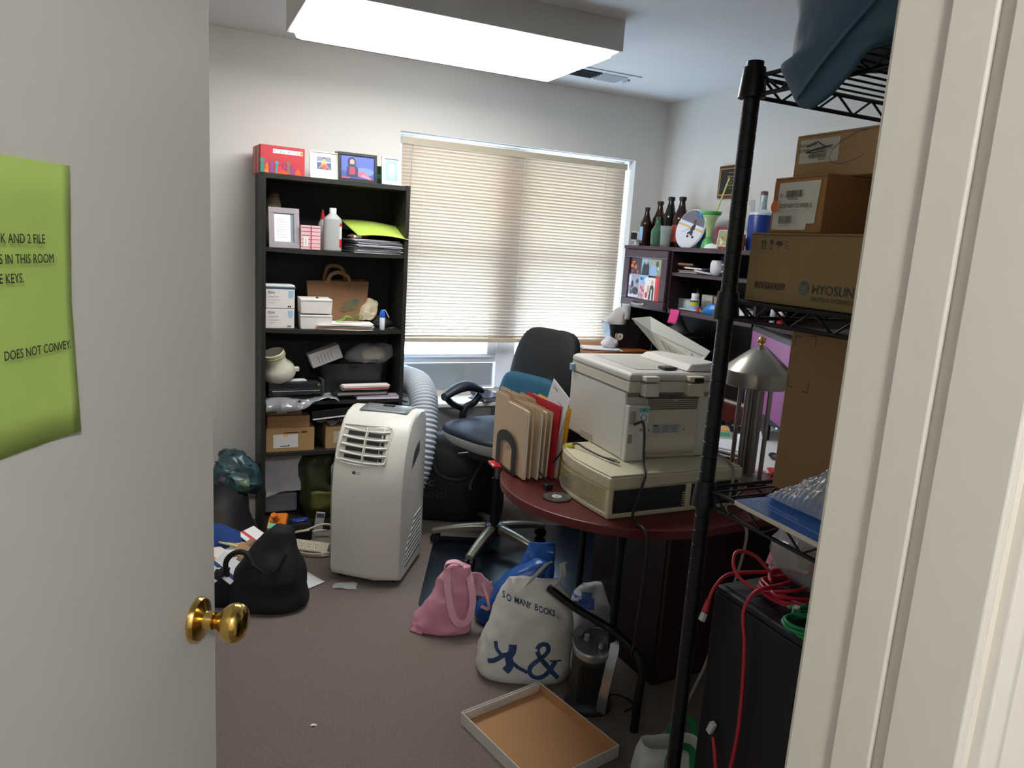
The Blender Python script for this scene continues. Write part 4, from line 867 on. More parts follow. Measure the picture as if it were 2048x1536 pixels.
for nm, lab, c1, c2, loc, rz, (rx, ry) in bk:
    t = T(nm, lab, 'booklet', loc, 0, 'booklets piled by the door', rot=(R(rx), R(ry), R(rz)))
    P(MB().bx(-.045, .045, -.065, .065, 0, .005), 'pages', mat(c1, .6), t, bevel=.001)
    P(MB().bx(-.045, .045, -.065, .065, .005, .0058), 'cover', mat(c1, .5), t)
    P(MB().bx(-.025, -.010, -.065, .065, .0058, .0063), 'cover_stripe', mat(c2, .5), t)
t = T('teal_bag_bundle', 'teal plastic bag stuffed with green and pink things by the bookcase', 'plastic bag', (.275, 3.655, .245), -20)
b = MB(); b.loft(rings([(0, 0, .0, .08, .07), (0, 0, .04, .115, .10), (0, 0, .10, .11, .095), (-.01, 0, .15, .08, .07), (-.02, 0, .19, .05, .04), (-.02, 0, .2, .01, .01)], 32, 2.3, 4)); b.crumple(.026, 22, 7); P(b, 'film', mat('2b474d', .3, var=.8, vs=14), t, smooth=True)
b = MB(); b.loft(rings([(.05, -.075, .03, .03, .02), (.05, -.08, .06, .045, .03), (.05, -.075, .09, .02, .02)], 18, 2, 3)); b.crumple(.01, 26, 2); P(b, 'green_content', mat('56705a', .35, var=.5, vs=20), t, smooth=True)
b = MB(); b.loft(rings([(-.03, -.085, .06, .02, .014), (-.03, -.09, .08, .03, .02), (-.03, -.085, .10, .014, .012)], 18, 2, 3)); b.crumple(.008, 26, 3); P(b, 'pink_content', mat('5c4a5c', .4, var=.4, vs=20), t, smooth=True)
t = T('black_jacket', 'black leather jacket heaped on the floor left of the bookcase', 'jacket', (.20, 3.50, 0), -15)
b = MB(); b.loft(rings([(0, 0, .001, .15, .20), (0, 0, .06, .155, .21), (-.02, .02, .16, .13, .19), (-.03, .06, .25, .11, .14), (-.03, .10, .29, .06, .07), (-.03, .1, .295, .01, .01)], 34, 2.3, 4)); b.crumple(.02, 8, 6, lambda v: min(1, v.z / .06)); P(b, 'body', mat('15110f', .65, var=.2), t, smooth=True, angle=180)
P(MB().strip([(-.10, -.03, .27), (-.02, -.12, .235), (.07, -.21, .13), (.12, -.26, .03)], (.8, .4, .3), .06, .02, 6), 'sleeve', mat('201815', .6, var=.2), t, smooth=True)
P(MB().strip([(-.12, -.10, .24), (-.04, -.20, .18), (.03, -.27, .08)], (.8, .4, .3), .05, .02, 6), 'sleeve', mat('1a1412', .6, var=.2), t, smooth=True)
t = T('blue_cloth', 'royal blue cloth crumpled in front of the black jacket', 'cloth', (.19, 3.19, 0), -25)
b = MB(); b.loft(rings([(0, 0, .001, .11, .09), (0, 0, .10, .115, .09), (-.02, 0, .19, .09, .07), (-.04, 0, .245, .05, .04), (-.045, 0, .255, .01, .01)], 30, 2.3, 4)); b.crumple(.02, 10, 3, lambda v: min(1, v.z / .06)); P(b, 'body', mat('143a78', .8, var=.15), t, smooth=True, angle=180)
t = T('tool_case', 'black plastic case under the orange battery pack', 'case', (.45, 3.44, 0), -28)
P(MB().bx(-.075, .06, -.06, .05, 0, .115), 'shell', mat('141416', .5), t, bevel=.006)
P(MB().bx(-.02, .03, -.066, -.06, .07, .095), 'latch', mat('2a2a2c', .5), t, bevel=.002)
t = T('battery_pack', 'orange cordless tool battery with red label near the power strip', 'battery', (.440, 3.415, .150), 0, rot=(R(44), R(-8), R(-30)))
OR = mat('d97a22', .45, var=.05)
P(MB().slab([(-.034, -.045), (.034, -.045), (.044, -.03), (.044, .045), (-.034, .045), (-.042, .02), (-.042, -.03)], 0, .022), 'shell', OR, t, bevel=.005, seg=3)
P(MB().cyl((0, .012, .02), (.0, .012, .068), .016, .014, n=20), 'terminal_post', OR, t, smooth=True, bevel=.003)
P(MB().box((0, -.0455, .011), (.04, .002, .012)), 'red_label', mat('c22a34', .5), t); P(MB().box((0, -.0467, .011), (.03, .001, .005)), 'white_mark', PAPER, t)
for i in range(4): P(MB().box((-.024 + .016 * i, -.018, .0225), (.008, .016, .002)), 'contact_slot', mat('3a2410', .6), t)
P(MB().slab([(-.03, -.04), (.03, -.04), (.03, .04), (-.03, .04)], -.012, 0), 'dark_underside', BLACKP, t)
t = T('teal_carton', 'small teal carton wedged behind the black cloth bag', 'box', (.395, 3.235, .155), 0, rot=(R(14), R(10), R(-15)))
P(MB().bx(-.025, .025, -.02, .02, 0, .065), 'body', mat('58b5a8', .5), t, bevel=.002)
P(MB().bx(-.03, -.025, -.02, .02, 0, .065), 'yellow_side', mat('c9bf52', .5), t)
P(MB().bx(.012, .018, -.0208, -.02, .01, .04), 'label_line', mat('222f3a', .5), t)
t = T('carton_rest', 'dark fabric heap under the teal carton', 'cloth', (.39, 3.24, 0), -20)
b = MB(); b.loft(rings([(0, 0, .001, .07, .06), (0, 0, .08, .07, .06), (0, 0, .14, .05, .04), (0, 0, .152, .01, .01)], 22, 2.4, 3)); b.crumple(.008, 18, 5, lambda v: min(1, v.z / .05)); P(b, 'body', BT, t, smooth=True)
# power strip with cord
t = T('power_strip', 'beige power strip with four outlets and a rocker switch on the carpet', 'power strip', (.605, 3.385, .012), 0, rot=(R(38), R(4), R(-26)))
BG = mat('c4bca4', .45, var=.04)
P(MB().bx(-.12, .12, -.028, .028, 0, .036), 'housing', BG, t, bevel=.005)
for i in range(4):
    x = -.088 + i * .034
    o = P(MB().bx(x - .013, x + .013, -.02, .02, .036, .0372), 'outlet', mat('d2cab2', .45), t, bevel=.0008)
    b = MB(); b.bx(x - .007, x - .0045, .002, .010, .0372, .0378); P(b, 'slot', BLACKP, o)
    b = MB(); b.bx(x + .0045, x + .007, .002, .010, .0372, .0378); P(b, 'slot', BLACKP, o)
    P(MB().cyl((x, -.008, .0372), (x, -.008, .0379), .003, n=10), 'ground_hole', BLACKP, o)
P(MB().bx(.07, .09, -.018, .018, .036, .042), 'rocker_switch', mat('2a1714', .3), t, bevel=.003)
t = T('strip_cord', 'beige cord coiled around the power strip on the carpet', 'cord', (.60, 3.41, .004))
P(MB().tube([(-.10, .12, .05), (-.02, .10, .06), (.08, .13, .07), (.16, .10, .04), (.14, -.06, .006), (.03, -.10, .006), (-.08, -.04, .006), (-.11, .05, .008), (-.04, .13, .02), (.08, .15, .03), (.17, .05, .02), (.12, -.075, .014), (.0, -.095, .014), (-.09, -.02, .014), (-.12, .06, .03), (-.08, .10, .05), (0, .085, .065)], .0055, 8, 6), 'cable', mat('b5ad98', .45), t, smooth=True, angle=180)
P(MB().box((.03, -.098, .013), (.010, .014, .018)), 'cable_tie', PAPER, t)
t = T('blue_pen_pack', 'small blue packet lying behind the orange battery pack', 'packet', (.56, 3.545, .10), 10)
P(MB().bx(-.04, .04, -.012, .012, 0, .014), 'body', mat('1f3fa0', .4), t, bevel=.004); P(MB().bx(-.02, .02, -.0125, -.012, .004, .010), 'label_band', mat('8a9ad0', .4), t)
t = T('packet_rest', 'black folded fabric beneath the small blue packet', 'cloth', (.56, 3.55, 0), 8)
b = MB(); b.loft(rings([(0, 0, .001, .06, .035), (0, 0, .06, .062, .036), (0, 0, .095, .05, .03), (0, 0, .1, .02, .02)], 22, 2.6, 3)); b.crumple(.004, 22, 5, lambda v: min(1, v.z / .05)); P(b, 'body', BT, t, smooth=True)
t = T('grey_adapter', 'slim grey white plastic bar standing in front of the olive bag', 'adapter', (.655, 3.60, 0), 0, rot=(R(-4), R(9), R(-5)))
P(MB().bx(-.022, .022, -.008, .008, 0, .115), 'body', mat('9a9ea6', .4), t, bevel=.002)
P(MB().bx(-.018, .018, -.009, -.008, .09, .11), 'dark_end', mat('3c3f44', .5), t)
t = T('floor_paper', 'white paper sheet sticking out behind the black cloth bag', 'paper', (.505, 3.10, .002), -60)
P(MB().grid(lambda u, v: (-.09 + .18 * u, -.05 + .10 * v, .003 + .012 * (1 - u) * v), 8, 5), 'sheet', PAPER, t, smooth=True, solid=.0005)

# ================================================================ desk with hutch along the right wall
MAH = mat('5a1f1e', .32, var=.18, vs=5, aniso=(1, 8, 8)); ESP = mat('2b1a1c', .45, var=.12, vs=6, aniso=(1, .3, 4)); ESP2 = mat('43303a', .42, var=.08, vs=6, aniso=(1, .3, 4))
t = T('desk', 'long dark wood desk along the right wall carrying the hutch', 'desk', (2.17, 1.1, 0))
P(MB().bx(0, .60, 0, 2.75, .705, .74), 'desktop', MAH, t, bevel=.003)
P(MB().bx(.02, .59, 2.70, 2.73, 0, .705), 'end_panel', ESP, t, bevel=.002)
P(MB().bx(.02, .59, 0, .03, 0, .705), 'end_panel', ESP, t, bevel=.002)
P(MB().bx(.55, .57, .03, 2.70, .25, .705), 'modesty_panel', ESP, t)
t = T('peninsula_table', 'round-ended mahogany table with black folding legs holding the printer', 'table', (1.38, 1.99, 0))
pl = [(.42 * math.cos(R(a)), .42 * math.sin(R(a))) for a in range(90, 271, 6)] + [(.785, -.36), (.785, .42)]
P(MB().slab(pl, .712, .74), 'tabletop', MAH, t, bevel=.004, seg=3)
for x, y, bx_, by_ in ((-.08, -.13, .03, -.13), (.05, .31, .16, .31), (.5, .30, .36, .30)):
    o = P(MB().cyl((x, y, 0), (x, y, .712), .0125, n=14), 'leg', BLKMET, t, smooth=True)
    P(MB().strip([(x, y, .50), (x + bx_, y + by_ - y, .705)], (0, 1, 0), .016, .003, 0), 'brace', mat('4a4745', .45, .5), o)
    P(MB().cyl((x, y, 0), (x, y, .025), .015, n=14), 'foot_cap', BLACKP, o)
t = T('desk_pedestal', 'dark brown wooden cabinet standing under the round-ended table', 'cabinet', (1.525, 1.915, 0), 3)
P(MB().bx(0, .55, .0, .42, .0, .70), 'carcass', mat('1d1110', .5, var=.15, vs=6, aniso=(6, 1, .5)), t, bevel=.002)  # darker than the door panel: the side's shade is put into its colour
P(MB().bx(.004, .546, -.018, .0, .03, .69), 'door_panel', mat('2e1a15', .5, var=.15, vs=6, aniso=(6, 1, .5)), t, bevel=.002)

# hutch : local x runs toward the camera along the wall, local y into the wall
HX = 2.50
def hz(y): return 3.82 - y            # world Y to local x
t = T('desk_hutch', 'dark wood desk hutch with photo-covered door and open shelves', 'hutch', (HX, 3.82, .74), -90)
HT, HD, HL = .815, .272, 1.95
P(MB().bx(-.01, HL, -.006, HD, HT - .022, HT), 'top', ESP2, t, bevel=.002)
P(MB().bx(0, .018, 0, HD, 0, HT - .022), 'side_panel', ESP, t, bevel=.001)
P(MB().bx(HL - .03, HL - .01, 0, HD, 0, HT - .022), 'side_panel', ESP, t, bevel=.001)
P(MB().bx(.018, HL - .03, HD - .008, HD - .002, .02, HT - .022), 'back_panel', mat('1a1012', .6), t)
P(MB().bx(.452, .470, 0, HD - .008, .455, HT - .022), 'divider', ESP, t, bevel=.001)
P(MB().bx(1.13, 1.148, 0, HD - .008, .455, HT - .022), 'divider', ESP, t, bevel=.001)
P(MB().bx(.470, 1.13, .004, HD - .008, .661, .679), 'shelf', ESP2, t, bevel=.001)
P(MB().bx(1.148, HL - .03, .004, HD - .008, .661, .679), 'shelf', ESP2, t, bevel=.001)
P(MB().bx(.018, HL - .03, .0, HD - .008, .455, .481), 'shelf', ESP2, t, bevel=.001)
P(MB().bx(1.66, 1.68, 0, HD - .008, 0, .455), 'divider', ESP, t)
dr = bpy.data.objects.new('cabinet_door', None); C.objects.link(dr); dr.parent = t; dr.location = (.02, -.020, .463)
W_, H_ = .432, .328
for x0, x1, z0, z1 in ((0, W_, 0, .046), (0, W_, H_ - .046, H_), (0, .058, .046, H_ - .046), (W_ - .056, W_, .046, H_ - .046)):
    P(MB().bx(x0, x1, 0, .02, z0, z1), 'door_rail', ESP2, dr, bevel=.004)
P(MB().bx(.058, W_ - .056, .012, .018, .046, H_ - .046), 'door_pane', mat('2a2024', .3), dr)
P(MB().strip([(.135, -.002, .024), (.15, -.018, .020), (.20, -.022, .016), (.25, -.018, .020), (.262, -.002, .024)], (0, .3, 1), .012, .003, 5), 'door_handle', mat('b4ada6', .3, .8), dr, smooth=True)
def cell(x0, x1, z0, z1, cs, seed):
    r = random.Random(seed); o = [(cs[0], rect(x0, x1, z0, z1))]
    w_, h_ = x1 - x0, z1 - z0
    for k in range(9):
        a, b_ = x0 + w_ * r.uniform(.12, .85), z0 + h_ * r.uniform(.12, .8); rw, rh = w_ * r.uniform(.05, .13), h_ * r.uniform(.06, .18)
        o.append((cs[1 + k % (len(cs) - 1)], oval(a, b_, min(rw, a - x0, x1 - a), min(rh, b_ - z0, z1 - b_), 10)))
    return o
pl = cell(.062, .175, .190, .280, ('3c2c30', 'c8583a', 'd8744a', '8a3a30', 'a85a5a'), 1)
pl += cell(.175, .262, .185, .282, ('7fa8c0', '6aa0a8', '2a2c38', '88b0c8'), 2) + [('22242e', [(.18, .187), (.255, .187), (.25, .24), (.235, .262), (.205, .262), (.188, .235)]), ('cf9a88', oval(.221, .262, .012, .016))]
pl += cell(.262, .372, .185, .28, ('8f9a80', 'c8c8b0', '4a4f3a', 'a8b088'), 3) + [('8aa4d0', [(.268, .187), (.33, .187), (.325, .232), (.31, .248), (.285, .248), (.272, .23)]), ('c88a8a', oval(.298, .255, .011, .014))]
pl += cell(.062, .172, .050, .188, ('9a94a4', '4a4854', '7a7482', '2a2a34'), 4) + [('c8ccd6', rect(.064, .088, .12, .18)), ('1e1e26', oval(.135, .09, .03, .022)), ('3a3a44', oval(.11, .085, .012, .012)), ('c8c4d0', rect(.064, .17, .052, .068))]
pl += cell(.172, .235, .048, .135, ('c8aab4', 'c23a50', 'b88a90'), 5)
pl += cell(.172, .262, .135, .185, ('8fb0d0', '3c4a78', 'a8c4dc'), 6)
pl += [('e0dcd8', rect(.235, .335, .048, .175)), ('c8a088', oval(.27, .11, .014, .022)), ('2a2c30', [(.275, .05), (.325, .05), (.325, .115), (.312, .138), (.29, .13)]), ('e4e0dc', [(.295, .05), (.31, .05), (.306, .11), (.298, .11)]), ('d0a08c', oval(.306, .146, .012, .016)), ('c03038', oval(.255, .075, .014, .018)), ('c4202c', rect(.335, .374, .046, .185)), ('d84048', rect(.340, .352, .06, .17))]
dec(dr, 'photo_collage', pl, .0115)
t = T('sticky_note', 'hot pink sticky note hanging from the hutch shelf edge', 'note', (2.496, 3.315, 1.144), -90)
P(MB().grid(lambda u, v: (.076 * u - .012 * (1 - v), -.008 * (1 - v) ** 2, .076 * v), 6, 6), 'note_sheet', mat('e0408c', .6, var=.02), t, smooth=True, solid=.0004)

# bottles and things along the hutch top
ZT = 1.556
def bottle(name, label, loc, r, h, neck, col, m=None, group='bottles on the hutch top', cap=None, sh=.55, lab=None):
    t = T(name, label, 'bottle', loc, 0, group)
    g = m or mat(col, .12, var=.1, trans=.25, ior=1.45)
    P(MB().lathe([(r * .9, 0), (r, .006), (r, h * sh), (r * .96, h * (sh + .05)), (r * .7, h * (sh + .14)), (neck * 1.35, h * (sh + .24)), (neck, h * .9), (neck, h * .965), (neck * 1.2, h * .967), (neck * 1.2, h)], n=26), 'glass_body', g, t, smooth=True, angle=60)
    if cap: P(MB().lathe([(neck * 1.25, h * .93), (neck * 1.3, h * 1.002), (neck * .8, h * 1.01)], n=20), 'cap', mat(cap, .4), t, smooth=True)
    if lab:
        c, a0, a1, z0, z1 = lab; b = MB()
        b.loft([[((r + .0008) * math.cos(R(a)), (r + .0008) * math.sin(R(a)), z) for a in range(a0, a1, 8)] for z in (z0, z1)], False, False); P(b, 'paper_label', mat(c, .5, var=.15, vs=40), t, smooth=True)
    return t
bottle('beer_bottle', 'small brown beer bottle with pale blue label, leftmost on hutch', (2.57, 3.735, ZT), .034, .222, .0125, '2c140c', cap='2a1a14', lab=('8fa8c8', 120, 215, .03, .11))
bottle('beer_bottle', 'tall brown bottle standing behind the green bottle', (2.645, 3.715, ZT), .042, .262, .015, '361a0c', cap='241812')
bottle('wine_bottle', 'dark wine bottle with black foil neck between the brown bottles', (2.655, 3.625, ZT), .040, .285, .0155, '101412', cap='15191a', sh=.58)
bottle('beer_bottle', 'largest brown bottle with orange red label, right of wine bottle', (2.64, 3.50, ZT), .046, .280, .016, '361a0c', cap='241812', lab=('a83c2c', 150, 222, .03, .125))
bottle('green_bottle', 'squat translucent green bottle in front of the tall brown one', (2.555, 3.595, ZT), .036, .165, .012, '3f8a58', m=mat('7ab890', .12, trans=.75, var=.05), sh=.5)
t = T('pint_glass', 'clear pint glass between green bottle and hockey plate', 'glass', (2.55, 3.505, ZT))
P(MB().lathe([(.026, 0), (.027, .004), (.034, .115), (.032, .115), (.0255, .008), (.004, .007)], n=26, cap=False), 'glass_body', mat('b4c0ba', .1, alpha=.3, var=0), t, smooth=True)
t = T('webcam', 'small white cube camera with dark face at hutch corner', 'camera', (2.545, 3.79, ZT), -70)
P(MB().lathe([(.024, 0), (.024, .004), (.008, .008), (.008, .028)], n=22), 'stand', mat('d8dadc', .4), t, smooth=True)
P(MB().bx(-.028, .028, -.022, .022, .026, .082), 'shell', mat('dfe2e4', .4), t, bevel=.012, seg=4)
P(MB().bx(-.022, .022, -.0255, -.0215, .033, .075), 'face', mat('0d0f12', .15), t, bevel=.008, seg=3)
t = T('hockey_plate', 'round plate printed with a hockey player, propped on hutch', 'plate', (2.545, 3.345, ZT), 0, rot=(R(-13), R(14), R(-88)))
P(MB().lathe([(.006, 0), (.108, .002), (.110, .006), (.105, .008), (.006, .009)], (0, 0, .109), (0, 1, 0), 44), 'disc', mat('d4d8e2', .35, var=.02), t, smooth=True, angle=60)
def chord(z0, z1, r, zc):
    o = [(math.sqrt(max(0, r * r - (z - zc) ** 2)), z) for z in [z0 + (z1 - z0) * i / 8 for i in range(9)]]
    return o + [(-x, z) for x, z in o[::-1]]
zc = .109
pl = [('d2d6e2', oval(0, zc, .103, .103, 44)), ('6d6874', chord(zc + .030, zc + .1029, .103, zc)), ('c9d4e4', chord(zc + .012, zc + .030, .103, zc)), ('d9b070', chord(zc + .002, zc + .014, .103, zc)),
      ('2c2a34', [(.005, zc - .005), (.025, zc - .012), (.038, zc + .005), (.036, zc + .028), (.022, zc + .034), (.012, zc + .024)]), ('33313b', [(.012, zc - .008), (.035, zc - .008), (.040, zc - .030), (.026, zc - .034), (.014, zc - .026), (.0, zc - .034), (-.006, zc - .026)]), ('4a3a40', oval(.018, zc + .044, .010, .012, 12)), ('2a2830', oval(.008, zc - .042, .010, .007, 10)), ('2a2830', oval(.048, zc - .036, .010, .007, 10)), ('9a96a4', line([(.008, zc + .01), (-.02, zc - .014), (-.055, zc - .03)], .004)[0]), ('b8b8c4', line([(-.02, zc - .014), (-.055, zc - .034)], .004)[0])]
dec(t, 'player_print', pl, -.0006)
for i, (a, b_) in enumerate(((.034, .046), (.050, .062), (.066, .076), (.080, .090))): pass
txt(t, 'TEAM', .030, zc + .033, .010, '4a4a58', -.0026, sx=.8)
t = T('blue_vase', 'translucent blue vase half hidden behind the hockey plate', 'vase', (2.63, 3.265, ZT))
P(MB().lathe([(.034, 0), (.036, .02), (.028, .06), (.032, .12), (.046, .165), (.054, .195), (.052, .195), (.03, .12), (.02, .05)], n=26, cap=False), 'body', mat('2a6fa8', .15, alpha=.8, var=.1), t, smooth=True)
t = T('green_yard_cup', 'tall clear souvenir cup with bright green rim and base', 'cup', (2.565, 3.15, ZT))
GC = mat('5cb864', .3, var=.05, alpha=.85)
P(MB().lathe([(.034, 0), (.036, .01), (.03, .035), (.017, .055)], n=26), 'green_base', GC, t, smooth=True)
P(MB().lathe([(.017, .055), (.015, .07), (.02, .11), (.032, .15), (.044, .172)], n=26, cap=False), 'clear_body', mat('c4dca0', .12, alpha=.38, var=0), t, smooth=True, solid=.001)
P(MB().lathe([(.044, .172), (.052, .178), (.054, .19), (.047, .19), (.046, .178)], n=28, cap=False), 'green_rim', GC, t, smooth=True, solid=.001)
P(MB().tube([(0, 0, .06), (.012, -.025, .19), (.03, -.075, .36)], .004, 8, 0), 'yellow_straw', mat('cfd070', .4), t, smooth=True)
t = T('clear_bag', 'wrinkled clear plastic bag standing behind the white dish', 'plastic bag', (2.66, 3.02, ZT), -60)
b = MB(); b.loft(rings([(0, 0, .001, .07, .04), (0, 0, .05, .075, .045), (.01, 0, .13, .06, .03), (.03, 0, .21, .03, .01), (.04, 0, .26, .01, .003)], 26, 2.2, 4)); b.crumple(.012, 16, 4, lambda v: min(1, v.z / .04)); P(b, 'film', mat('b8bcc2', .15, alpha=.35, var=0), t, smooth=True)
t = T('white_dish', 'white upturned dish between green cup and red frame', 'dish', (2.55, 3.075, ZT))
P(MB().lathe([(.055, 0), (.056, .004), (.046, .018), (.025, .027), (.004, .029)], n=30), 'body', mat('dfe6e4', .3), t, smooth=True)
pc = [('cfc4b8', rect(-.062, .062, .014, .10))] + cell(-.055, .055, .02, .094, ('8a9a70', 'c8a040', '6a7a50', 'd8d0b0', 'a07040'), 7)
frame('photo_frame', 'small red framed photo on the hutch beside the white dish', (2.535, 2.985, ZT), -78, .15, .115, 9, .014, '7d2430', pc)
t = T('wooden_block', 'small brown wooden post peeking up behind the red frame', 'block', (2.62, 3.02, ZT))
P(MB().bx(-.012, .012, -.012, .012, 0, .135), 'body', mat('6a4a30', .6), t, bevel=.002); P(MB().bx(-.016, .016, -.016, .016, 0, .012), 'base', mat('5a3c28', .6), t)
t = T('blue_canister', 'royal blue canister with white lid on hutch behind shelf post', 'canister', (2.63, 2.85, ZT))
P(MB().lathe([(.055, 0), (.058, .01), (.062, .168), (.060, .172)], n=30), 'body', mat('0e3480', .35), t, smooth=True)
P(MB().lathe([(.060, .172), (.058, .182), (.03, .196), (.016, .2)], n=28), 'lid', mat('c4cad4', .3), t, smooth=True)
t = T('patterned_bottle', 'slim clear patterned bottle rising above the blue canister', 'bottle', (2.69, 2.915, ZT))
P(MB().lathe([(.022, 0), (.022, .2), (.018, .23), (.018, .275), (.016, .28)], n=20), 'glass_body', mat('9fb4b4', .2, var=.6, vs=60), t, smooth=True)
P(MB().lathe([(.018, .275), (.018, .292), (.01, .296)], n=18), 'cap', mat('6a5458', .4), t, smooth=True)
t = T('mosaic_disc', 'round mosaic disc leaning before the blue canister', 'ornament', (2.555, 2.925, ZT), 0, rot=(R(-10), 0, R(-72)))
P(MB().lathe([(.004, 0), (.055, .001), (.055, .008), (.004, .009)], (0, 0, .055), (0, 1, 0), 30), 'disc', mat('8b90a0', .4, var=.2), t, smooth=True, angle=40)
r = random.Random(5); pl = []
for k in range(26):
    a = r.uniform(0, 6.28); q = .046 * math.sqrt(r.random()); pl.append((('2f5fa8', 'c85a40', 'd8d8d0', '48889a', 'c8a850')[k % 5], oval(q * math.cos(a), .055 + q * math.sin(a), .006, .006, 6)))
dec(t, 'mosaic_print', [('a4a8b4', oval(0, .055, .052, .052, 26))] + pl, -.0006)
t = T('red_card', 'small red and white card box standing beside the shelf post', 'box', (2.53, 2.985 - .11, ZT), -85)
P(MB().bx(-.03, .02, 0, .02, 0, .075), 'body', mat('b85058', .5), t, bevel=.001); dec(t, 'front_print', [('e4dcdc', rect(-.024, .014, .012, .064)), ('b83a48', rect(-.016, .006, .03, .05))])

# plaque on the right wall
t = T('wall_plaque', 'black award plaque with gold lettering on wood, on right wall', 'plaque', (2.7745, 3.355, 1.835), -90)
P(MB().bx(0, .21, -.018, 0, 0, .172), 'board', mat('5a2c20', .4, var=.2), t, bevel=.003)
P(MB().bx(.012, .198, -.0195, -.018, .014, .158), 'gold_trim', mat('b89a58', .3, .7), t)
P(MB().bx(.018, .192, -.0205, -.0195, .020, .152), 'black_plate', mat('15161a', .25), t)
GO = 'b8a058'
for s, z, h in (('AWARDED TO', .130, .007), ('ATM Services', .108, .010), ('in recognition of', .094, .005), ('2009', .078, .007), ('ATM Services, Inc.', .062, .010), ('May 9', .046, .006), ('', .03, .005)):
    if s: txt(t, s, .105, z, h, GO, -.0207, 'CENTER', .8)

# things in the open hutch bays
z1h = 1.420
for lab, c, loc, rot, d in (('brown book tilted at left of the upper hutch bay', '7a5c4c', (2.60, 3.30, z1h + .026), (R(-18), 0, R(-75)), (.10, .14, .012)),
        ('white tablet leaning on books in the upper hutch bay', 'd8dadf', (2.60, 3.215, z1h + .026), (R(-2), R(1), R(-80)), (.12, .15, .008)),
        ('white edged tablet nearest the mug in upper hutch bay', 'c8ccd4', (2.59, 3.13, z1h + .020), (R(6), R(6), R(-75)), (.11, .15, .009))):
    t = T('book' if 'book ' in lab else 'tablet', lab, 'book' if 'book ' in lab else 'tablet', loc, 0, None, rot=rot)
    P(MB().box((0, 0, 0), d), 'body', mat(c, .4), t, bevel=.002); P(MB().box((0, 0, d[2] / 2 + .0006), (d[0] - .012, d[1] - .012, .001)), 'cover', mat('22242a' if 'tablet' in lab else '6a4c3c', .3), t)
stack('paper_pile', 'low pile of papers and cards on the upper hutch shelf', (2.62, 3.20, z1h), 12, .18, .22, 4, .004, ('8a8488', 'd2cdc6', '5c5a60', 'b8968a'), 8, .01)
t = T('blue_flask', 'blue plastic flask behind the white mug in upper hutch bay', 'flask', (2.66, 3.125, z1h))
P(MB().lathe([(.022, 0), (.023, .07), (.012, .085), (.012, .1)], n=20), 'body', mat('1a56b8', .3), t, smooth=True)
t = T('white_mug', 'white ceramic mug in the upper hutch bay by the post', 'mug', (2.57, 3.06, z1h))
P(MB().lathe([(.026, 0), (.033, .006), (.037, .03), (.037, .06), (.030, .078), (.028, .078), (.033, .05), (.03, .01)], n=28, cap=False), 'body', mat('d4d6e2', .25), t, smooth=True)
P(MB().tube([(0, -.034, .06), (0, -.055, .055), (0, -.055, .03), (0, -.036, .02)], .005, 8), 'mug_handle', mat('d4d6e2', .25), t, smooth=True)
z2h = 1.222
t = T('silver_box', 'small silver metal box in the lower hutch bay', 'box', (2.60, 3.335, z2h), -80)
P(MB().bx(-.02, .07, -.03, .04, 0, .058), 'body', mat('a4a7ac', .3, .8, var=.05), t, bevel=.002); P(MB().bx(-.02, .07, -.031, .041, .048, .0495), 'lid_seam', mat('55585c', .4), t)
t = T('dark_bottle', 'dark glass jar behind the silver box', 'jar', (2.68, 3.325, z2h))
P(MB().lathe([(.026, 0), (.028, .06), (.02, .085), (.016, .1)], n=20), 'body', mat('10161c', .2), t, smooth=True); P(MB().lathe([(.018, .1), (.018, .115)], n=18), 'cap', mat('1c2024', .4), t, smooth=True)
t = T('pill_bottle', 'white vitamin bottle with yellow label in lower hutch bay', 'bottle', (2.565, 3.205, z2h))
P(MB().lathe([(.022, 0), (.024, .004), (.024, .062), (.018, .072), (.018, .076)], n=24), 'body', mat('dcdfe4', .35), t, smooth=True)
P(MB().lathe([(.0205, .074), (.0205, .092), (.018, .095)], n=24), 'cap', mat('e6e8ec', .4), t, smooth=True)
b = MB(); [b.loft([[(.0247 * math.cos(R(a)), .0247 * math.sin(R(a)), z) for a in range(120, 290, 10)] for z in zz], False, False, c) for zz, c in (((.010, .030), '7fb0d8'), ((.030, .050), 'c8c43a'), ((.050, .058), '2a3a58'))]; P(b, 'label', PRINT, t)
t = T('white_box', 'white card box behind the pill bottle in lower bay', 'box', (2.66, 3.19, z2h), -85); P(MB().bx(-.04, .04, -.03, .03, 0, .09), 'body', mat('cfcac4', .6), t, bevel=.002); P(MB().bx(-.012, .038, -.0305, -.03, .01, .06), 'side_patch', mat('8d857e', .6), t)
t = T('tan_cup', 'tan paper cup at the right of the lower hutch bay', 'cup', (2.64, 3.095, z2h)); P(MB().lathe([(.024, 0), (.032, .085), (.034, .088), (.031, .088), (.022, .004)], n=24, cap=False), 'body', mat('a8978a', .6), t, smooth=True)
stack('paper_pile', 'white slips and cards along the lower hutch shelf edge', (2.56, 3.17, z2h), -82, .22, .07, 3, .003, ('dcdcdf', 'c8ccd4', 'e2e0e0'), 2, .012)
t = T('red_tape_roll', 'red and white tape roll before the tan cup', 'tape', (2.535, 3.125, z2h + .010), 0, rot=(R(80), 0, R(20))); P(MB().lathe([(.022, -.007), (.022, .007), (.014, .007), (.014, -.007), (.022, -.007)], n=26, cap=False), 'roll', mat('b04048', .4), t, smooth=True, angle=40); P(MB().lathe([(.0145, -.0075), (.0145, .0075), (.0125, .0075), (.0125, -.0075), (.0145, -.0075)], n=24, cap=False), 'core', mat('d8d0d0', .5), t)
t = T('blue_packet', 'bright blue crinkled packet at the right of lower bay', 'packet', (2.56, 3.055, z2h), -70)
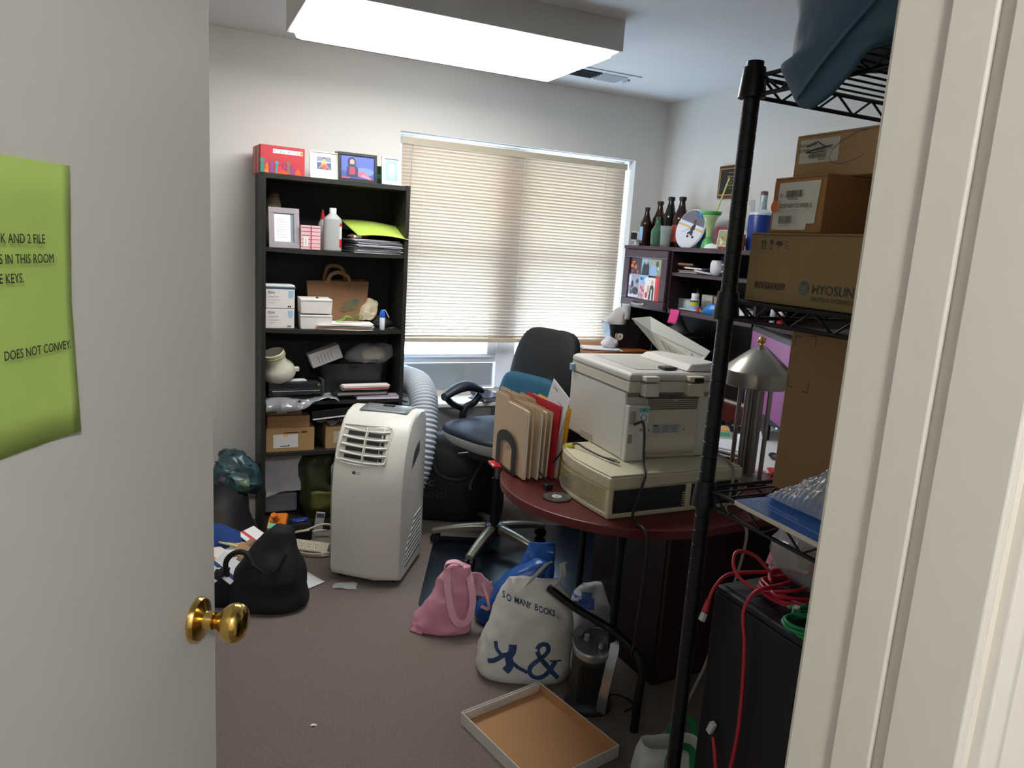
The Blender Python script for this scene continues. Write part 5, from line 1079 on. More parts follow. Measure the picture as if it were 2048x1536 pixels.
b = MB(); b.loft(rings([(0, 0, 0, .045, .025), (0, 0, .02, .05, .028), (.01, 0, .045, .03, .018), (.02, 0, .056, .008, .005)], 22, 2.3, 3)); b.crumple(.006, 30, 3, lambda v: min(1, v.z / .02)); P(b, 'body', mat('2a7ac8', .3, var=.2), t, smooth=True)
for i, (lab, c, y, h, wd) in enumerate((('white carton on lower hutch shelf, seen through the shelf truss', 'c9ccd2', 2.86, .05, .05), ('grey blue carton on lower hutch shelf behind the wire truss', '7d8fa0', 2.775, .045, .06), ('pink tub on lower hutch shelf behind the wire truss', 'c88a94', 2.70, .06, .035), ('red tub on lower hutch shelf behind the wire truss', 'b82a3c', 2.585, .06, .04), ('pale bottle on lower hutch shelf near the red tub', 'a8b4c4', 2.64, .065, .03))):
    t = T('small_carton' if 'carton' in lab else ('tub' if 'tub' in lab else 'bottle'), lab, 'container', (2.58, y, z2h), -90)
    if 'carton' in lab: P(MB().bx(-wd / 2, wd / 2, 0, .05, 0, h), 'body', mat(c, .5), t, bevel=.002); P(MB().bx(-wd / 2 + .006, wd / 2 - .006, -.0006, 0, h * .3, h * .7), 'label', mat('e2e2e4', .5), t)
    else: P(MB().lathe([(wd * .5, 0), (wd * .52, h * .7), (wd * .45, h * .75)], n=20), 'body', mat(c, .4), t, smooth=True); P(MB().lathe([(wd * .47, h * .72), (wd * .47, h), (wd * .4, h * 1.03)], n=20), 'lid', mat('d8dade', .4), t, smooth=True)

# under the hutch: wooden box, bin, cone
t = T('wooden_box', 'orange brown wooden box on the desk corner by the window', 'box', (2.22, 3.43, .741), 8)
WD = mat('93552c', .5, var=.2, vs=6, aniso=(1, 6, 6))
P(MB().bx(-.15, .27, 0, .36, 0, .212), 'body', WD, t, bevel=.002); P(MB().bx(-.155, .275, -.006, .366, .212, .224), 'lid', WD, t, bevel=.002)
stack('paper_pile', 'white papers lying on the orange wooden box lid', (2.20, 3.52, .966), -20, .2, .15, 3, .003, ('d8dae2', 'c4c8d0', 'e4e6ea'), 6, .02)
t = T('crumpled_tissue', 'crumpled white tissue sitting on the wooden box', 'tissue', (2.25, 3.52, .977)); b = MB(); b.loft(rings([(0, 0, 0, .03, .03), (0, 0, .02, .05, .04), (0, 0, .045, .035, .03), (0, 0, .06, .008, .008)], 22, 2, 3)); b.crumple(.014, 26, 3, lambda v: min(1, v.z / .02)); P(b, 'body', mat('cfd0d6', .7), t, smooth=True)
t = T('red_light', 'small red glass ornament behind the crumpled tissue on wooden box', 'ornament', (2.315, 3.60, .966)); P(MB().lathe([(.02, 0), (.024, .01), (.02, .05), (.01, .058)], n=20), 'body', mat('d8303c', .2, trans=.4), t, smooth=True); P(MB().lathe([(.022, 0), (.026, .002), (.026, .006)], n=20), 'base', mat('8a2a30', .4), t)
t = T('logo_bin', 'black tapered bin with round cream logo, holding crumpled white paper', 'bin', (2.40, 3.615, .966), -12)
b = MB(); b.loft([ring(0, 0, 0, .080, .06, 40, 8), ring(0, 0, .13, .118, .085, 40, 8), ring(0, 0, .138, .120, .087, 40, 8), ring(0, 0, .134, .110, .077, 40, 8), ring(0, 0, .01, .074, .054, 40, 8)]); P(b, 'body', mat('191b22', .4), t, smooth=True)
lg = dec(t, 'round_logo', [('cfcbb8', oval(0, 0, .024, .024, 26)), ('8a3a34', oval(0, 0, .019, .019, 24)), ('c9d0c0', oval(.002, 0, .015, .016, 22)), ('6f8a6a', oval(.004, -.002, .007, .009, 14))], 0); lg.location = (-.055, -.079, .072); lg.rotation_euler = (R(-11), 0, 0)
b = MB(); b.loft(rings([(-.05, 0, .10, .05, .05), (-.055, 0, .14, .065, .055), (-.05, 0, .18, .05, .04), (-.03, 0, .225, .03, .018), (-.025, 0, .235, .006, .005)], 26, 2.2, 4)); b.crumple(.016, 18, 5); P(b, 'crumpled_paper', mat('bdbab8', .7), t, smooth=True)
b = MB(); b.grid(lambda u, v: (-.035 + .055 * u, -.03 - .012 * math.sin(math.pi * u), .16 + .095 * v), 10, 8); P(b, 'paper_cuff', mat('ccd2d2', .6), t, smooth=True, solid=.001)
t = T('grey_cone', 'grey plastic cone standing on the black tray under the hutch', 'cone', (2.63, 3.40, 1.08)); P(MB().lathe([(.075, 0), (.075, .006), (.05, .02), (.012, .085), (.004, .1)], n=28), 'body', mat('6f6f70', .5), t, smooth=True); P(MB().lathe([(.08, 0), (.08, .003)], n=28), 'rim', mat('58585a', .5), t)
t = T('black_tray', 'black stacked letter tray on the desk under the hutch', 'letter tray', (2.60, 3.33, .741), -90)
for z in (0, .11, .22, .328): P(MB().bx(-.17, .15, -.09, .12, z, z + .008), 'tray_level', BLACKP, t, bevel=.002)
for x in (-.165, .145): P(MB().bx(x - .004, x + .004, -.08, .12, .008, .328), 'tray_side', BLACKP, t)
t = T('grey_papers', 'grey papers lying on the top of the black letter tray', 'papers', (2.64, 3.50, 1.078), -60); P(MB().grid(lambda u, v: (-.06 + .12 * u, -.05 + .1 * v, .003 + .03 * u * v + .01 * math.sin(4 * u)), 8, 6), 'sheet', mat('9a9a9e', .7), t, smooth=True, solid=.0005)

# monitor, lamp and papers on the desk
t = T('monitor', 'black desktop monitor showing a purple screen behind the lamp', 'monitor', (2.09, 2.13, .741), -118)
P(MB().bx(-.29, .29, 0, .035, .16, .50), 'housing', mat('17181c', .35), t, bevel=.006)
P(MB().bx(-.272, .272, -.0015, .001, .185, .478), 'screen', mat('7a3f74', .3, var=.15, vs=3, emit=.14), t)
P(MB().bx(-.275, .275, -.001, 0, .166, .176), 'lower_bezel', mat('23324a', .3), t)
P(MB().bx(-.03, .03, .01, .03, .01, .17), 'stand', BLACKP, t); P(MB().lathe([(.11, 0), (.11, .008), (.03, .014)], (0, .03, 0), n=30, sy=.7), 'base', BLACKP, t, smooth=True)
P(MB().box((.2, -.002, .171), (.008, .003, .004)), 'power_light', mat('6aa8ff', .3, emit=2), t)
t = T('table_lamp', 'brushed steel lamp with conical shade and brass finial', 'lamp', (1.84, 1.92, .741))
BS_ = mat('a19c95', .30, .9, var=.06, vs=3, aniso=(1, 1, 12))
P(MB().lathe([(.075, 0), (.078, .006), (.074, .014), (.02, .018)], n=36), 'base', BS_, t, smooth=True, angle=50)
for k in range(4):
    a = R(20 + 90 * k); P(MB().cyl((.055 * math.cos(a), .055 * math.sin(a), .012), (.055 * math.cos(a), .055 * math.sin(a), .40), .008, n=14), 'outer_rod', BS_, t, smooth=True)
for k in range(3):
    a = R(120 * k + 40); P(MB().cyl((.016 * math.cos(a), .016 * math.sin(a), .012), (.016 * math.cos(a), .016 * math.sin(a), .42), .011, n=16), 'centre_rod', BS_, t, smooth=True)
P(MB().lathe([(.112, .342), (.1165, .345), (.118, .392), (.1165, .396), (.07, .436), (.012, .482), (.003, .483), (.012, .478), (.068, .432), (.113, .392)], n=48, cap=False), 'shade', BS_, t, smooth=True, angle=35)
P(MB().lathe([(.006, .478), (.005, .486), (.012, .492), (.0145, .501), (.011, .509), (.003, .513)], n=20), 'finial', BRASS, t, smooth=True)
P(MB().lathe([(.06, .40), (.06, .404)], n=24), 'rod_plate', BS_, t)
stack('paper_pile', 'heap of white papers on the desk behind the lamp', (2.13, 2.22, .741), 30, .30, .36, 6, .006, ('d6d6da', 'cfd4dc', 'e0dedc', 'c8ccd2'), 12, .03)
t = T('dotted_paper', 'white sheet with dark round logo leaning behind lamp rods', 'paper', (2.06, 2.04, .785), 0, rot=(R(24), R(-8), R(-32)))
P(MB().grid(lambda u, v: (-.10 + .2 * u, -.13 + .26 * v, .012 * math.sin(3 * u) * v), 8, 8), 'sheet', mat('d8dade', .7, var=.02), t, smooth=True, solid=.0006)
b = MB(); b.add([(.012 + x, -.02 + z, .013) for x, z in oval(0, 0, .017, .017, 22)], [tuple(range(22))], '2a3444'); b.add([(.016 + x, -.026 + z, .0134) for x, z in oval(0, 0, .009, .007, 14)], [tuple(range(14))], '9a4a6a'); P(b, 'round_logo', PRINT, t)
b = MB(); b.add([(x, z, .0085) for x, z in rect(-.09, -.03, -.11, -.102)], [(0, 1, 2, 3)], 'c86a58'); b.add([(x, z, .0085) for x, z in rect(-.085, -.04, -.098, -.092)], [(0, 1, 2, 3)], 'd88a70'); P(b, 'red_line_print', PRINT, t)
t = T('red_envelope', 'red glossy envelope under the white papers on desk', 'envelope', (2.09, 1.93, .742), -28); P(MB().box((0, 0, .006), (.2, .1, .010), Matrix.Rotation(R(4), 3, 'X')), 'body', mat('a82430', .35), t, bevel=.003); P(MB().box((0, -.02, .0125), (.19, .05, .0012), Matrix.Rotation(R(4), 3, 'X')), 'flap', mat('c23a42', .35), t)
t = T('green_leaflet', 'green and orange leaflet behind the lamp rods', 'leaflet', (2.05, 2.36, .79), 0, rot=(R(20), 0, R(-30))); P(MB().box((0, 0, 0), (.16, .12, .002)), 'sheet', mat('8fa89a', .5), t); P(MB().box((0, .035, .0016), (.15, .035, .001)), 'orange_band', mat('d89a58', .5), t); P(MB().box((0, -.01, .0016), (.15, .03, .001)), 'green_band', mat('4a8a70', .5), t)
t = T('blue_disc_pouch', 'blue round pouch on the table below the lamp', 'pouch', (1.99, 1.83, .741)); P(MB().lathe([(.07, 0), (.074, .006), (.06, .016), (.004, .02)], n=30), 'body', mat('1a4a9c', .45), t, smooth=True); P(MB().tube([(.074 * math.cos(R(a)), .074 * math.sin(R(a)), .007) for a in range(0, 361, 20)], .002, 6, 2), 'zip', mat('2a3a5c', .4), t)
t = T('grey_organizer', 'grey plastic file holder standing between post and monitor', 'file holder', (2.47, 2.44, .741), -90)
P(MB().bx(-.045, .045, 0, .005, 0, .44), 'front_panel', mat('8a8c94', .5), t, bevel=.002); P(MB().bx(-.045, .045, .005, .12, 0, .006), 'base', mat('8a8c94', .5), t); P(MB().bx(-.045, -.041, .005, .12, .006, .36), 'side_panel', mat('8a8c94', .5), t)
t = T('keyboard_box', 'black tangle of cables and adapters behind the papers', 'cables', (2.19, 2.46, .741)); P(MB().tube([(-.06, -.06, .05), (-.02, .0, .07), (.03, -.02, .05), (.05, -.10, .06), (0, -.13, .055), (-.05, -.09, .065), (.02, -.04, .075)], .008, 8), 'cable', BLACKP, t, smooth=True); P(MB().bx(-.05, .02, -.03, .03, 0, .05), 'adapter_brick', BLACKP, t, bevel=.006)
# binder on the sill
t = T('sill_binder', 'black clip binder full of papers on the window sill', 'binder', (1.70, 3.90, .611), 18)
P(MB().bx(-.10, .08, -.07, .08, 0, .003), 'back_cover', BLACKP, t)
for i in range(5): P(MB().box((-.006 + .004 * i, .0, .006 + .005 * i), (.17, .14, .004), Matrix.Rotation(R(2 * i - 4), 3, 'Z')), 'page_block', mat(('c8ccd4', 'aab0ba', 'd8dce2')[i % 3], .6), t)
P(MB().box((-.03, 0, .034), (.13, .15, .005), Matrix.Rotation(R(5), 3, 'X')), 'front_cover', mat('1d2025', .35), t, bevel=.002)
P(MB().strip([(-.10, -.06, .012), (-.11, .0, .03), (-.09, .07, .038)], (0, 0, 1), .02, .003, 5), 'spine', BLACKP, t)
stack('paper_stack', 'bright white paper stack on the sill beside the black binder', (1.88, 3.92, .611), -6, .2, .16, 6, .006, ('e8ecf2', 'd6dce4'), 15, .008)

# ================================================================ printer and what shares its table
BEI = mat('c8c1a6', .45, var=.03, vs=4); BEI2 = mat('c4b892', .45, var=.06, vs=5); PRN = mat('cfcdc8', .42, var=.02, vs=4)
t = T('sheet_feeder', 'wide beige paper tray unit with dark front panels on table', 'printer base', (1.137, 1.708, .741), 0)
prof = [(0, 0), (.49, 0), (.49, .37), (.04, .37), (.008, .30), (-.010, .20), (-.008, .10)]
P(MB().slab(prof, .088, .124), 'top_body', BEI, t, bevel=.005, seg=3)
P(MB().slab([(x + (.006 if x < .3 else -.006), y + (.006 if y < .3 else -.006)) for x, y in prof], .124, .129), 'top_rim', BEI, t, bevel=.002)
P(MB().slab([(x + (.004 if x < .3 else -.004), y + (.004 if y < .2 else -.004)) for x, y in prof], .0, .088), 'lower_body', BEI2, t, bevel=.003)
P(MB().slab([(x, y) for x, y in prof], .0, .014), 'bottom_lip', BEI, t, bevel=.003)
P(MB().bx(0, .016, -.0005, .02, .0, .09), 'corner_post', BEI, t, bevel=.004)
for x0, x1 in ((.018, .272), (.296, .478)):
    P(MB().bx(x0, x1, .0005, .006, .016, .085), 'dark_panel', mat('25262a', .5, var=.05), t, bevel=.001)
    P(MB().bx(x0, x1, -.0002, .003, .066, .0675), 'panel_seam', mat('141416', .5), t)
P(MB().bx(.274, .294, -.001, .01, .014, .088), 'divider', BEI, t, bevel=.002)
for i in range(6): P(MB().bx(.262, .2745, -.0012, .002, .022 + i * .0075, .0245 + i * .0075), 'rib', BEI, t)
for i in range(8):
    z = .022 + i * .0078; P(MB().strip([(.0035, .03, z), (-.0045, .10, z), (-.0065, .20, z), (.006, .29, z), (.02, .325, z)], (0, 0, 1), .0022, .004, 5), 'side_groove', mat('a39c80', .5), t, smooth=False)
t = T('printer', 'off white laser printer with open paper tray on the beige base', 'printer', (1.262, 1.842, .871), -4)
PW, PD, PH = .335, .41, .275
P(MB().bx(0, PW, .012, PD, 0, .212), 'body', PRN, t, bevel=.006, seg=3)
P(MB().bx(.0, PW, .0, PD, .214, .249), 'scanner_unit', mat('d0ccbe', .42, var=.03), t, bevel=.004)
b = MB(); b.loft([[(0, .0, .250), (PW, .0, .250), (PW, PD, .250), (0, PD, .250)], [(0, .0, .268), (PW, 0, .268), (PW, PD, .268), (0, PD, .268)], [(.01, .012, .275), (PW - .01, .012, .275), (PW - .01, PD - .012, .275), (.01, PD - .012, .275)]]); P(b, 'lid', PRN, t, bevel=.005, seg=3)
P(MB().bx(.06, .25, .07, .36, .2755, .2765), 'lid_well', mat('bdbab0', .45), t)
b = MB(); b.loft([[(.215, .02, .276), (.33, .02, .276), (.33, .33, .276), (.215, .33, .276)], [(.235, .03, .298), (.33, .03, .306), (.33, .31, .306), (.235, .31, .298)]]); P(b, 'feeder_cover', PRN, t, bevel=.006, seg=3)
P(MB().bx(.15, .20, .05, .09, .2765, .285), 'feeder_roller_mount', mat('3a3936', .5), t, bevel=.003)
for x0, x1, c in ((.042, .092, 'd4d1c8'), (.200, .256, 'd0c9b2')):
    P(MB().bx(x0, x1, -.024, .004, .252, .268), 'hinge', mat(c, .42), t, bevel=.003); P(MB().bx(x0, x1, -.027, .004, .206, .246), 'hinge', mat(c, .42), t, bevel=.003)
P(MB().bx(.216, .25, -.0255, -.022, .250, .264), 'hinge_gap', mat('1e1e1c', .6), t)
P(MB().bx(.0, PW, .006, .02, .200, .214), 'gap_shadow_strip', mat('8d887c', .6), t)
P(MB().bx(.04, .19, -.001, .01, .200, .208), 'cable_recess', mat('4a4a48', .5), t, bevel=.001)
P(MB().bx(.066, .262, .004, .016, .018, .196), 'rear_panel', mat('cbc3ae', .45, var=.04, vs=6), t, bevel=.002)
b = MB(); b.loft([[(x, .004, .07), (x, -.004, .055), (x, -.006, .035), (x, .0, .018), (x, .014, .012), (x, .016, .07)] for x in (.068, .26)]); P(b, 'rear_door', mat('cfc7b2', .45), t, smooth=True, angle=50)
for i in range(6): P(MB().bx(.074, .254, .0015, .005, .160 + i * .0066, .163 + i * .0066), 'vent_slot', mat('6a6252', .6), t)
P(MB().bx(.16, .182, .0005, .004, .188, .192), 'clip', PRN, t, bevel=.001)
b = MB(); b.bx(0, .074, -.012, .014, .0, .176); P(b, 'side_column', PRN, t, bevel=.004, seg=3)
P(MB().bx(.004, .026, -.0128, -.006, .118, .160), 'port_recess', mat('a09e98', .6), t, bevel=.002); P(MB().bx(.004, .020, -.0128, -.006, .058, .108), 'port_recess', mat('8d8b86', .6), t, bevel=.002)
P(MB().bx(.004, .026, -.0145, -.006, .086, .112), 'port_ledge', PRN, t, bevel=.003)
dec(t, 'warning_label', [('d9dcdc', rect(.038, .070, .122, .170)), ('5fb4b8', rect(.038, .070, .156, .170)), ('2f6a70', rect(.05, .058, .160, .166)), ('8f969a', oval(.054, .139, .012, .012, 18)), ('e4e6e4', oval(.054, .140, .007, .009, 14)), ('6f7478', rect(.049, .059, .126, .128))], -.0127)
P(MB().cyl((.048, -.0125, .100), (.048, -.011, .100), .0055, n=16), 'lock_hole', mat('8a8882', .6), t)
dec(t, 'rating_label', [('a9b0ba', rect(.098, .200, .083, .113))] + [('6d747e', rect(.102 + (i % 3) * .032, .126 + (i % 3) * .032, .087 + (i // 3) * .006, .0892 + (i // 3) * .006)) for i in range(12)] + [('3c424c', rect(.102, .116, .107, .111))], .0035)
for x in (.086, .214): P(MB().cyl((x, .0032, .093), (x, .005, .093), .0025, n=10), 'screw', mat('3a3834', .5), t)
for i, (z, y0) in enumerate(((.212, .02), (.25, .02))): P(MB().bx(-.0006, .001, y0, PD - .01, z, z + .0014), 'side_seam', mat('7d7b76', .6), t)
P(MB().bx(-.0012, .002, .21, .30, .0, .028), 'foot_notch', mat('b1aca0', .6), t, bevel=.001)
P(MB().bx(-.012, .004, .38, .405, .215, .240), 'blue_tab', mat('8fa6c0', .3), t, bevel=.003)
# opened feeder tray: a slotted plate hinged on the feeder, rising away to the left
b = MB(); A, B_, Cc, D_, E_ = Vector((1.50, 2.215, 1.275)), Vector((1.615, 2.265, 1.278)), Vector((1.672, 1.978, 1.192)), Vector((1.595, 1.930, 1.158)), Vector((1.572, 2.110, 1.160))
M_ = A.lerp(B_, .35).lerp(Cc, .0); F1, F2 = Vector((1.556, 2.17, 1.235)), Vector((1.628, 1.945, 1.178))
b.add([A, B_, Cc, F2, F1], [(0, 1, 2, 3, 4)]); b.add([A, F1, F2, D_, E_], [(0, 1, 2, 3, 4)])
inv = Matrix.Rotation(R(4), 4, 'Z') @ Matrix.Translation((-1.262, -1.842, -.871)); b.xf(inv)
P(b, 'feeder_tray', mat('c6c5bc', .42, var=.03), t, solid=.004, bevel=.001)
for i in range(7):
    f = .15 + .1 * i; p0 = (F1.lerp(F2, f)); p1 = E_.lerp(D_, min(1, f + .1)); q = MB(); a_ = p0.lerp(p1, .25); c_ = p0.lerp(p1, .7); n_ = (F2 - F1).cross(E_ - F1).normalized()
    n_ = n_ if n_.y < 0 else -n_
    q.strip([a_ + n_ * .003, c_ + n_ * .003], (F2 - F1), .012, .001, 0); q.xf(inv); P(q, 'tray_slot', mat('9b998f', .5), t)
t = T('power_cable', 'black power cable hanging from the printer over the table edge', 'cable', (1.27, 1.82, .99))
P(MB().tube([(.012, .005, -.0), (.024, -.02, .012), (.028, -.03, -.03), (.012, -.06, -.10), (-.02, -.118, -.125), (-.045, -.128, -.19), (-.058, -.13, -.236), (-.072, -.175, -.241), (-.078, -.225, -.247), (-.074, -.236, -.30), (-.05, -.20, -.45), (.0, -.12, -.70)], .0042, 8, 6), 'lead', mat('2a2a2c', .45), t, smooth=True, angle=180)
t = T('usb_cable', 'thin black cable with yellow plug lying on the beige base', 'cable', (1.20, 1.93, .874))
P(MB().tube([(-.055, .14, -.07), (-.04, .10, -.015), (-.012, .075, .012), (.0, .03, .006), (.005, -.03, .004), (.012, -.08, .005)], .0032, 8, 6), 'lead', mat('26262a', .45), t, smooth=True, angle=180)
P(MB().cyl((-.042, .105, -.012), (-.018, .08, .006), .005, .009, n=12), 'yellow_plug', mat('c9c43a', .4), t, smooth=True)
P(MB().box((.018, -.10, .006), (.012, .034, .008), Matrix.Rotation(R(15), 3, 'Z')), 'connector', mat('3a3c3e', .4), t, bevel=.002); P(MB().box((.022, -.122, .006), (.009, .014, .005), Matrix.Rotation(R(15), 3, 'Z')), 'metal_tip', STEEL, t)
t = T('grey_cable', 'long grey cable running from the printer down to the carpet', 'cable', (1.64, 1.93, .874))
P(MB().tube([(.0, .03, .02), (-.02, -.02, .03), (-.04, -.12, .012), (-.055, -.22, -.005), (-.075, -.245, -.08), (-.09, -.25, -.132), (-.10, -.31, -.137), (-.115, -.375, -.15), (-.125, -.375, -.26), (-.155, -.36, -.44), (-.19, -.34, -.62), (-.235, -.30, -.80), (-.27, -.27, -.868), (-.305, -.30, -.869), (-.33, -.36, -.869)], .0045, 8, 6), 'lead', mat('8d8c86', .5), t, smooth=True, angle=180)
t = T('compact_disc', 'clear compact disc lying on the round table end', 'disc', (1.083, 1.918, .7405))
P(MB().lathe([(.012, 0), (.044, 0), (.046, .001), (.046, .0035), (.044, .004), (.012, .004), (.012, 0)], n=40, cap=False), 'rim_disc', mat('4a4a44', .15, .3), t, smooth=True, angle=40)
P(MB().lathe([(.012, .0041), (.041, .0042)], n=36, cap=False), 'data_surface', mat('8f928c', .12, .7, var=.2, vs=30), t); P(MB().lathe([(.004, .0046), (.016, .0048)], n=26, cap=False), 'hub', mat('c6c6c0', .3), t)
t = T('black_plug', 'black plug and cord by the corner of the beige base', 'plug', (1.095, 2.0, .741))
P(MB().bx(-.014, .014, -.012, .012, 0, .018), 'plug_body', BLACKP, t, bevel=.005, seg=3); P(MB().tube([(.01, .0, .01), (.02, .05, .012), (.015, .11, .03), (.03, .18, .05)], .003, 8), 'cord', BLACKP, t, smooth=True)

# file sorter and folders : local x is the stacking direction, local y runs away along the folders
FO = (1.058, 2.092, .742); FR = 0
def fl(x, y, z=0): return (FO[0] + x * math.cos(R(FR)) - y * math.sin(R(FR)), FO[1] + x * math.sin(R(FR)) + y * math.cos(R(FR)), FO[2] + z)
t = T('file_sorter', 'dark metal file sorter with arched end plates holding folders', 'file sorter', FO, FR)
P(MB().bx(-.022, .152, .045, .205, 0, .003), 'base_plate', BLKMET, t)
for x in (-.022, .150):
    b = MB(); rg = []
    for i in range(17):
        a = math.pi * i / 16; co, so = math.cos(a), math.sin(a)
        zt = .085 + .045 * so if True else 0
        rg.append([Vector((x, .125 - .080 * co, .003 if i in (0, 16) else .095 + .045 * so)), Vector((x + .002, .125 - .080 * co, .003 if i in (0, 16) else .095 + .045 * so)), Vector((x + .002, .125 - .050 * co, .003 if i in (0, 16) else .078 + .026 * so)), Vector((x, .125 - .050 * co, .003 if i in (0, 16) else .078 + .026 * so))])
    b.loft(rg); P(b, 'arched_plate', mat('2d2d2e', .35, .4), t, smooth=True, angle=30)
for i, (nm, lab, col, x, y0, wd, h, lean, tw, tabs) in enumerate((
    ('file_folder', 'front manila folder with notched tab at the sorter arch', 'c9b296', -.010, -.004, .262, .246, 0, 0, 'c'),
    ('file_folder', 'second manila folder, tall tab showing behind the front one', 'c0a888', .012, .0, .262, .250, 0, 1, 'l'),
    ('file_folder', 'third manila folder with worn bent edge', 'ccb698', .032, -.010, .262, .236, 1, -1, 'r'),
    ('file_folder', 'fourth manila folder stuffed with loose sheets', 'bba283', .054, -.004, .262, .240, 1, 1, 'c'),
    ('file_folder', 'fifth tan folder against the red one', 'b09878', .074, .002, .255, .228, 2, 0, 'l'),
    ('file_folder', 'bright red folder between the tan and white ones', 'bb2330', .092, -.014, .262, .242, 3, 0, None),
    ('file_folder', 'white folder with pinkish edge beside red one', 'd8d0d4', .106, -.014, .25, .236, 4, 0, None),
    ('file_folder', 'yellow folder leaning outermost toward the printer', 'e0aa22', .122, -.012, .25, .234, 5, -1, None))):
    t = T(nm, lab, 'folder', fl(x, y0, .004), 0, 'folders in the file sorter', rot=(0, R(lean), R(FR + tw)))
    m = mat(col, .7, var=.05, vs=8); r = random.Random(i)
    th = .0045 if tabs else .003
    pl = {'c': [(0, 0), (wd, 0), (wd, h), (wd * .62, h), (wd * .58, h - .014), (wd * .10, h - .014), (0, h - .02)], 'l': [(0, 0), (wd, 0), (wd, h + .01), (wd * .55, h + .008), (wd * .5, h - .006), (0, h - .008)], 'r': [(0, 0), (wd, 0), (wd, h - .012), (wd * .4, h - .01), (wd * .36, h), (0, h)], None: [(0, 0), (wd, 0), (wd, h), (0, h)]}[tabs]
    b = MB(); b.prism(pl, 0, .0012); b.xf(Matrix.Rotation(R(90), 4, 'Z')); P(b, 'front_leaf', m, t)
    b = MB(); b.prism([(p[0], p[1] + (.004 if p[1] > .1 else 0)) for p in pl], 0, .0012); b.xf(Matrix.Translation((th + .0012, 0, 0)) @ Matrix.Rotation(R(90), 4, 'Z')); P(b, 'back_leaf', m, t)
    if tabs: P(MB().bx(.0, th, .004 - .012 * r.random(), wd - .01, .002, h * .94), 'sheets', mat('cfc8ba', .8), t)
t = T('white_brochure', 'white brochure with small dark heading sticking up from folders', 'brochure', fl(.099, .035, .03), 0, rot=(0, R(3), R(FR)))
b = MB(); b.bx(0, .002, 0, .135, 0, .27); b.xf(Matrix.Rotation(R(20), 4, 'X') @ Matrix.Identity(4)); o = P(b, 'sheet', mat('dfe0e4', .6, var=.02), t)
def side_txt(par, s, y, z, h, fit):
    q = txt(par, s, 0, 0, h, '3a3c44', 0); q.location = (-.0006, y, z); q.rotation_euler = (R(90), 0, R(-90)); wdt = max(v.co.x for v in q.data.vertices) or 1; q.scale = (fit / wdt, 1, 1); return q
b = Matrix.Rotation(R(20), 4, 'X')
for s, y, z, h, fit in (('EXPRESS', .118, .245, .008, .034), ('Service Agreement', .062, .222, .0045, .045)):
    q = side_txt(t, s, 0, 0, h, fit); v = b @ Vector((-.0006, y, z)); q.location = v; q.rotation_euler = (b @ q.rotation_euler.to_matrix().to_4x4()).to_euler()
P(MB().xf(Matrix.Identity(4)).box(tuple(b @ Vector((-.0006, .085, .175))), (.0004, .016, .018), Matrix.Rotation(R(20), 3, 'X')), 'blue_mark', mat('5a8ab8', .5), t)
t = T('red_packet', 'shiny red packet poking out under the file sorter', 'packet', fl(-.034, .18, -.0005), FR - 8)
P(MB().box((0, 0, .005), (.032, .07, .009)), 'body', mat('c22634', .25), t, bevel=.003); P(MB().box((-.013, -.02, .0101), (.005, .02, .001)), 'white_edge', PAPER, t)

# ================================================================ black wire shelving unit by the door
PX, PY, QX, QY = .805, .925, 1.70, .50
ws = T('wire_shelf', 'black wire shelving unit with grooved posts just inside the doorway', 'shelf', (PX, PY, 0))
DXS, DYS = QX - PX, QY - PY
b = MB(); pr = [(.0145, .0), (.0145, .03)]
z = .03
while z < 1.775: pr += [(.0127, z), (.0127, z + .0235), (.0121, z + .024), (.0121, z + .0254)]; z += .0256
pr += [(.0127, z), (.0127, 1.79), (.010, 1.795)]
b.lathe(pr, n=22)
post = P(b, 'post', BLKMET, ws, smooth=True, angle=30)
for x, y in ((DXS, 0), (0, DYS), (DXS, DYS)): again(post, (x, y, 0), parent=ws)
cb = MB(); cb.lathe([(.0205, -.030), (.0205, -.026), (.0165, .012), (.0160, .014)], n=24)
col0 = None
def rod(name, p0, p1, r): return P(MB().cyl(p0, p1, r, n=8), name, BLKMET, ws, smooth=True)
wire0 = None
for zs in (1.774, 1.438, 1.126):
    for x, y in ((0, 0), (DXS, 0), (0, DYS), (DXS, DYS)):
        col0 = P(cb, 'collar', BLKMET, ws, smooth=True, angle=50, loc=(x, y, zs)) if col0 is None else again(col0, (x, y, zs))
    for dz in (0, -.027):
        rod('shelf_rail', (.012, 0, zs + dz), (DXS - .012, 0, zs + dz), .0034); rod('shelf_rail', (.012, DYS, zs + dz), (DXS - .012, DYS, zs + dz), .0034)
        rod('shelf_rail', (0, -.012, zs + dz), (0, DYS + .012, zs + dz), .0034); rod('shelf_rail', (DXS, -.012, zs + dz), (DXS, DYS + .012, zs + dz), .0034)
    n = 22
    for yy in (0, DYS):
        P(MB().tube([(.02 + (DXS - .04) * i / n, yy, zs - (.027 if i % 2 else 0)) for i in range(n + 1)], .0022, 6, 0), 'truss', BLKMET, ws)
    n = 10
    for xx in (0, DXS):
        P(MB().tube([(xx, -.02 + (DYS + .04) * i / n, zs - (.027 if i % 2 else 0)) for i in range(n + 1)], .0022, 6, 0), 'truss', BLKMET, ws)
    for i in range(15):
        y = -.026 + (DYS + .052) * i / 14
        wire0 = P(MB().cyl((.003, 0, 0), (DXS - .003, 0, 0), .0018, n=6), 'wire', BLKMET, ws, smooth=True, loc=(0, y, zs + .001)) if wire0 is None else again(wire0, (0, y, zs + .001))
    for xx in (DXS * .33, DXS * .66): rod('cross_wire', (xx, -.003, zs - .003), (xx, DYS + .003, zs - .003), .0022)

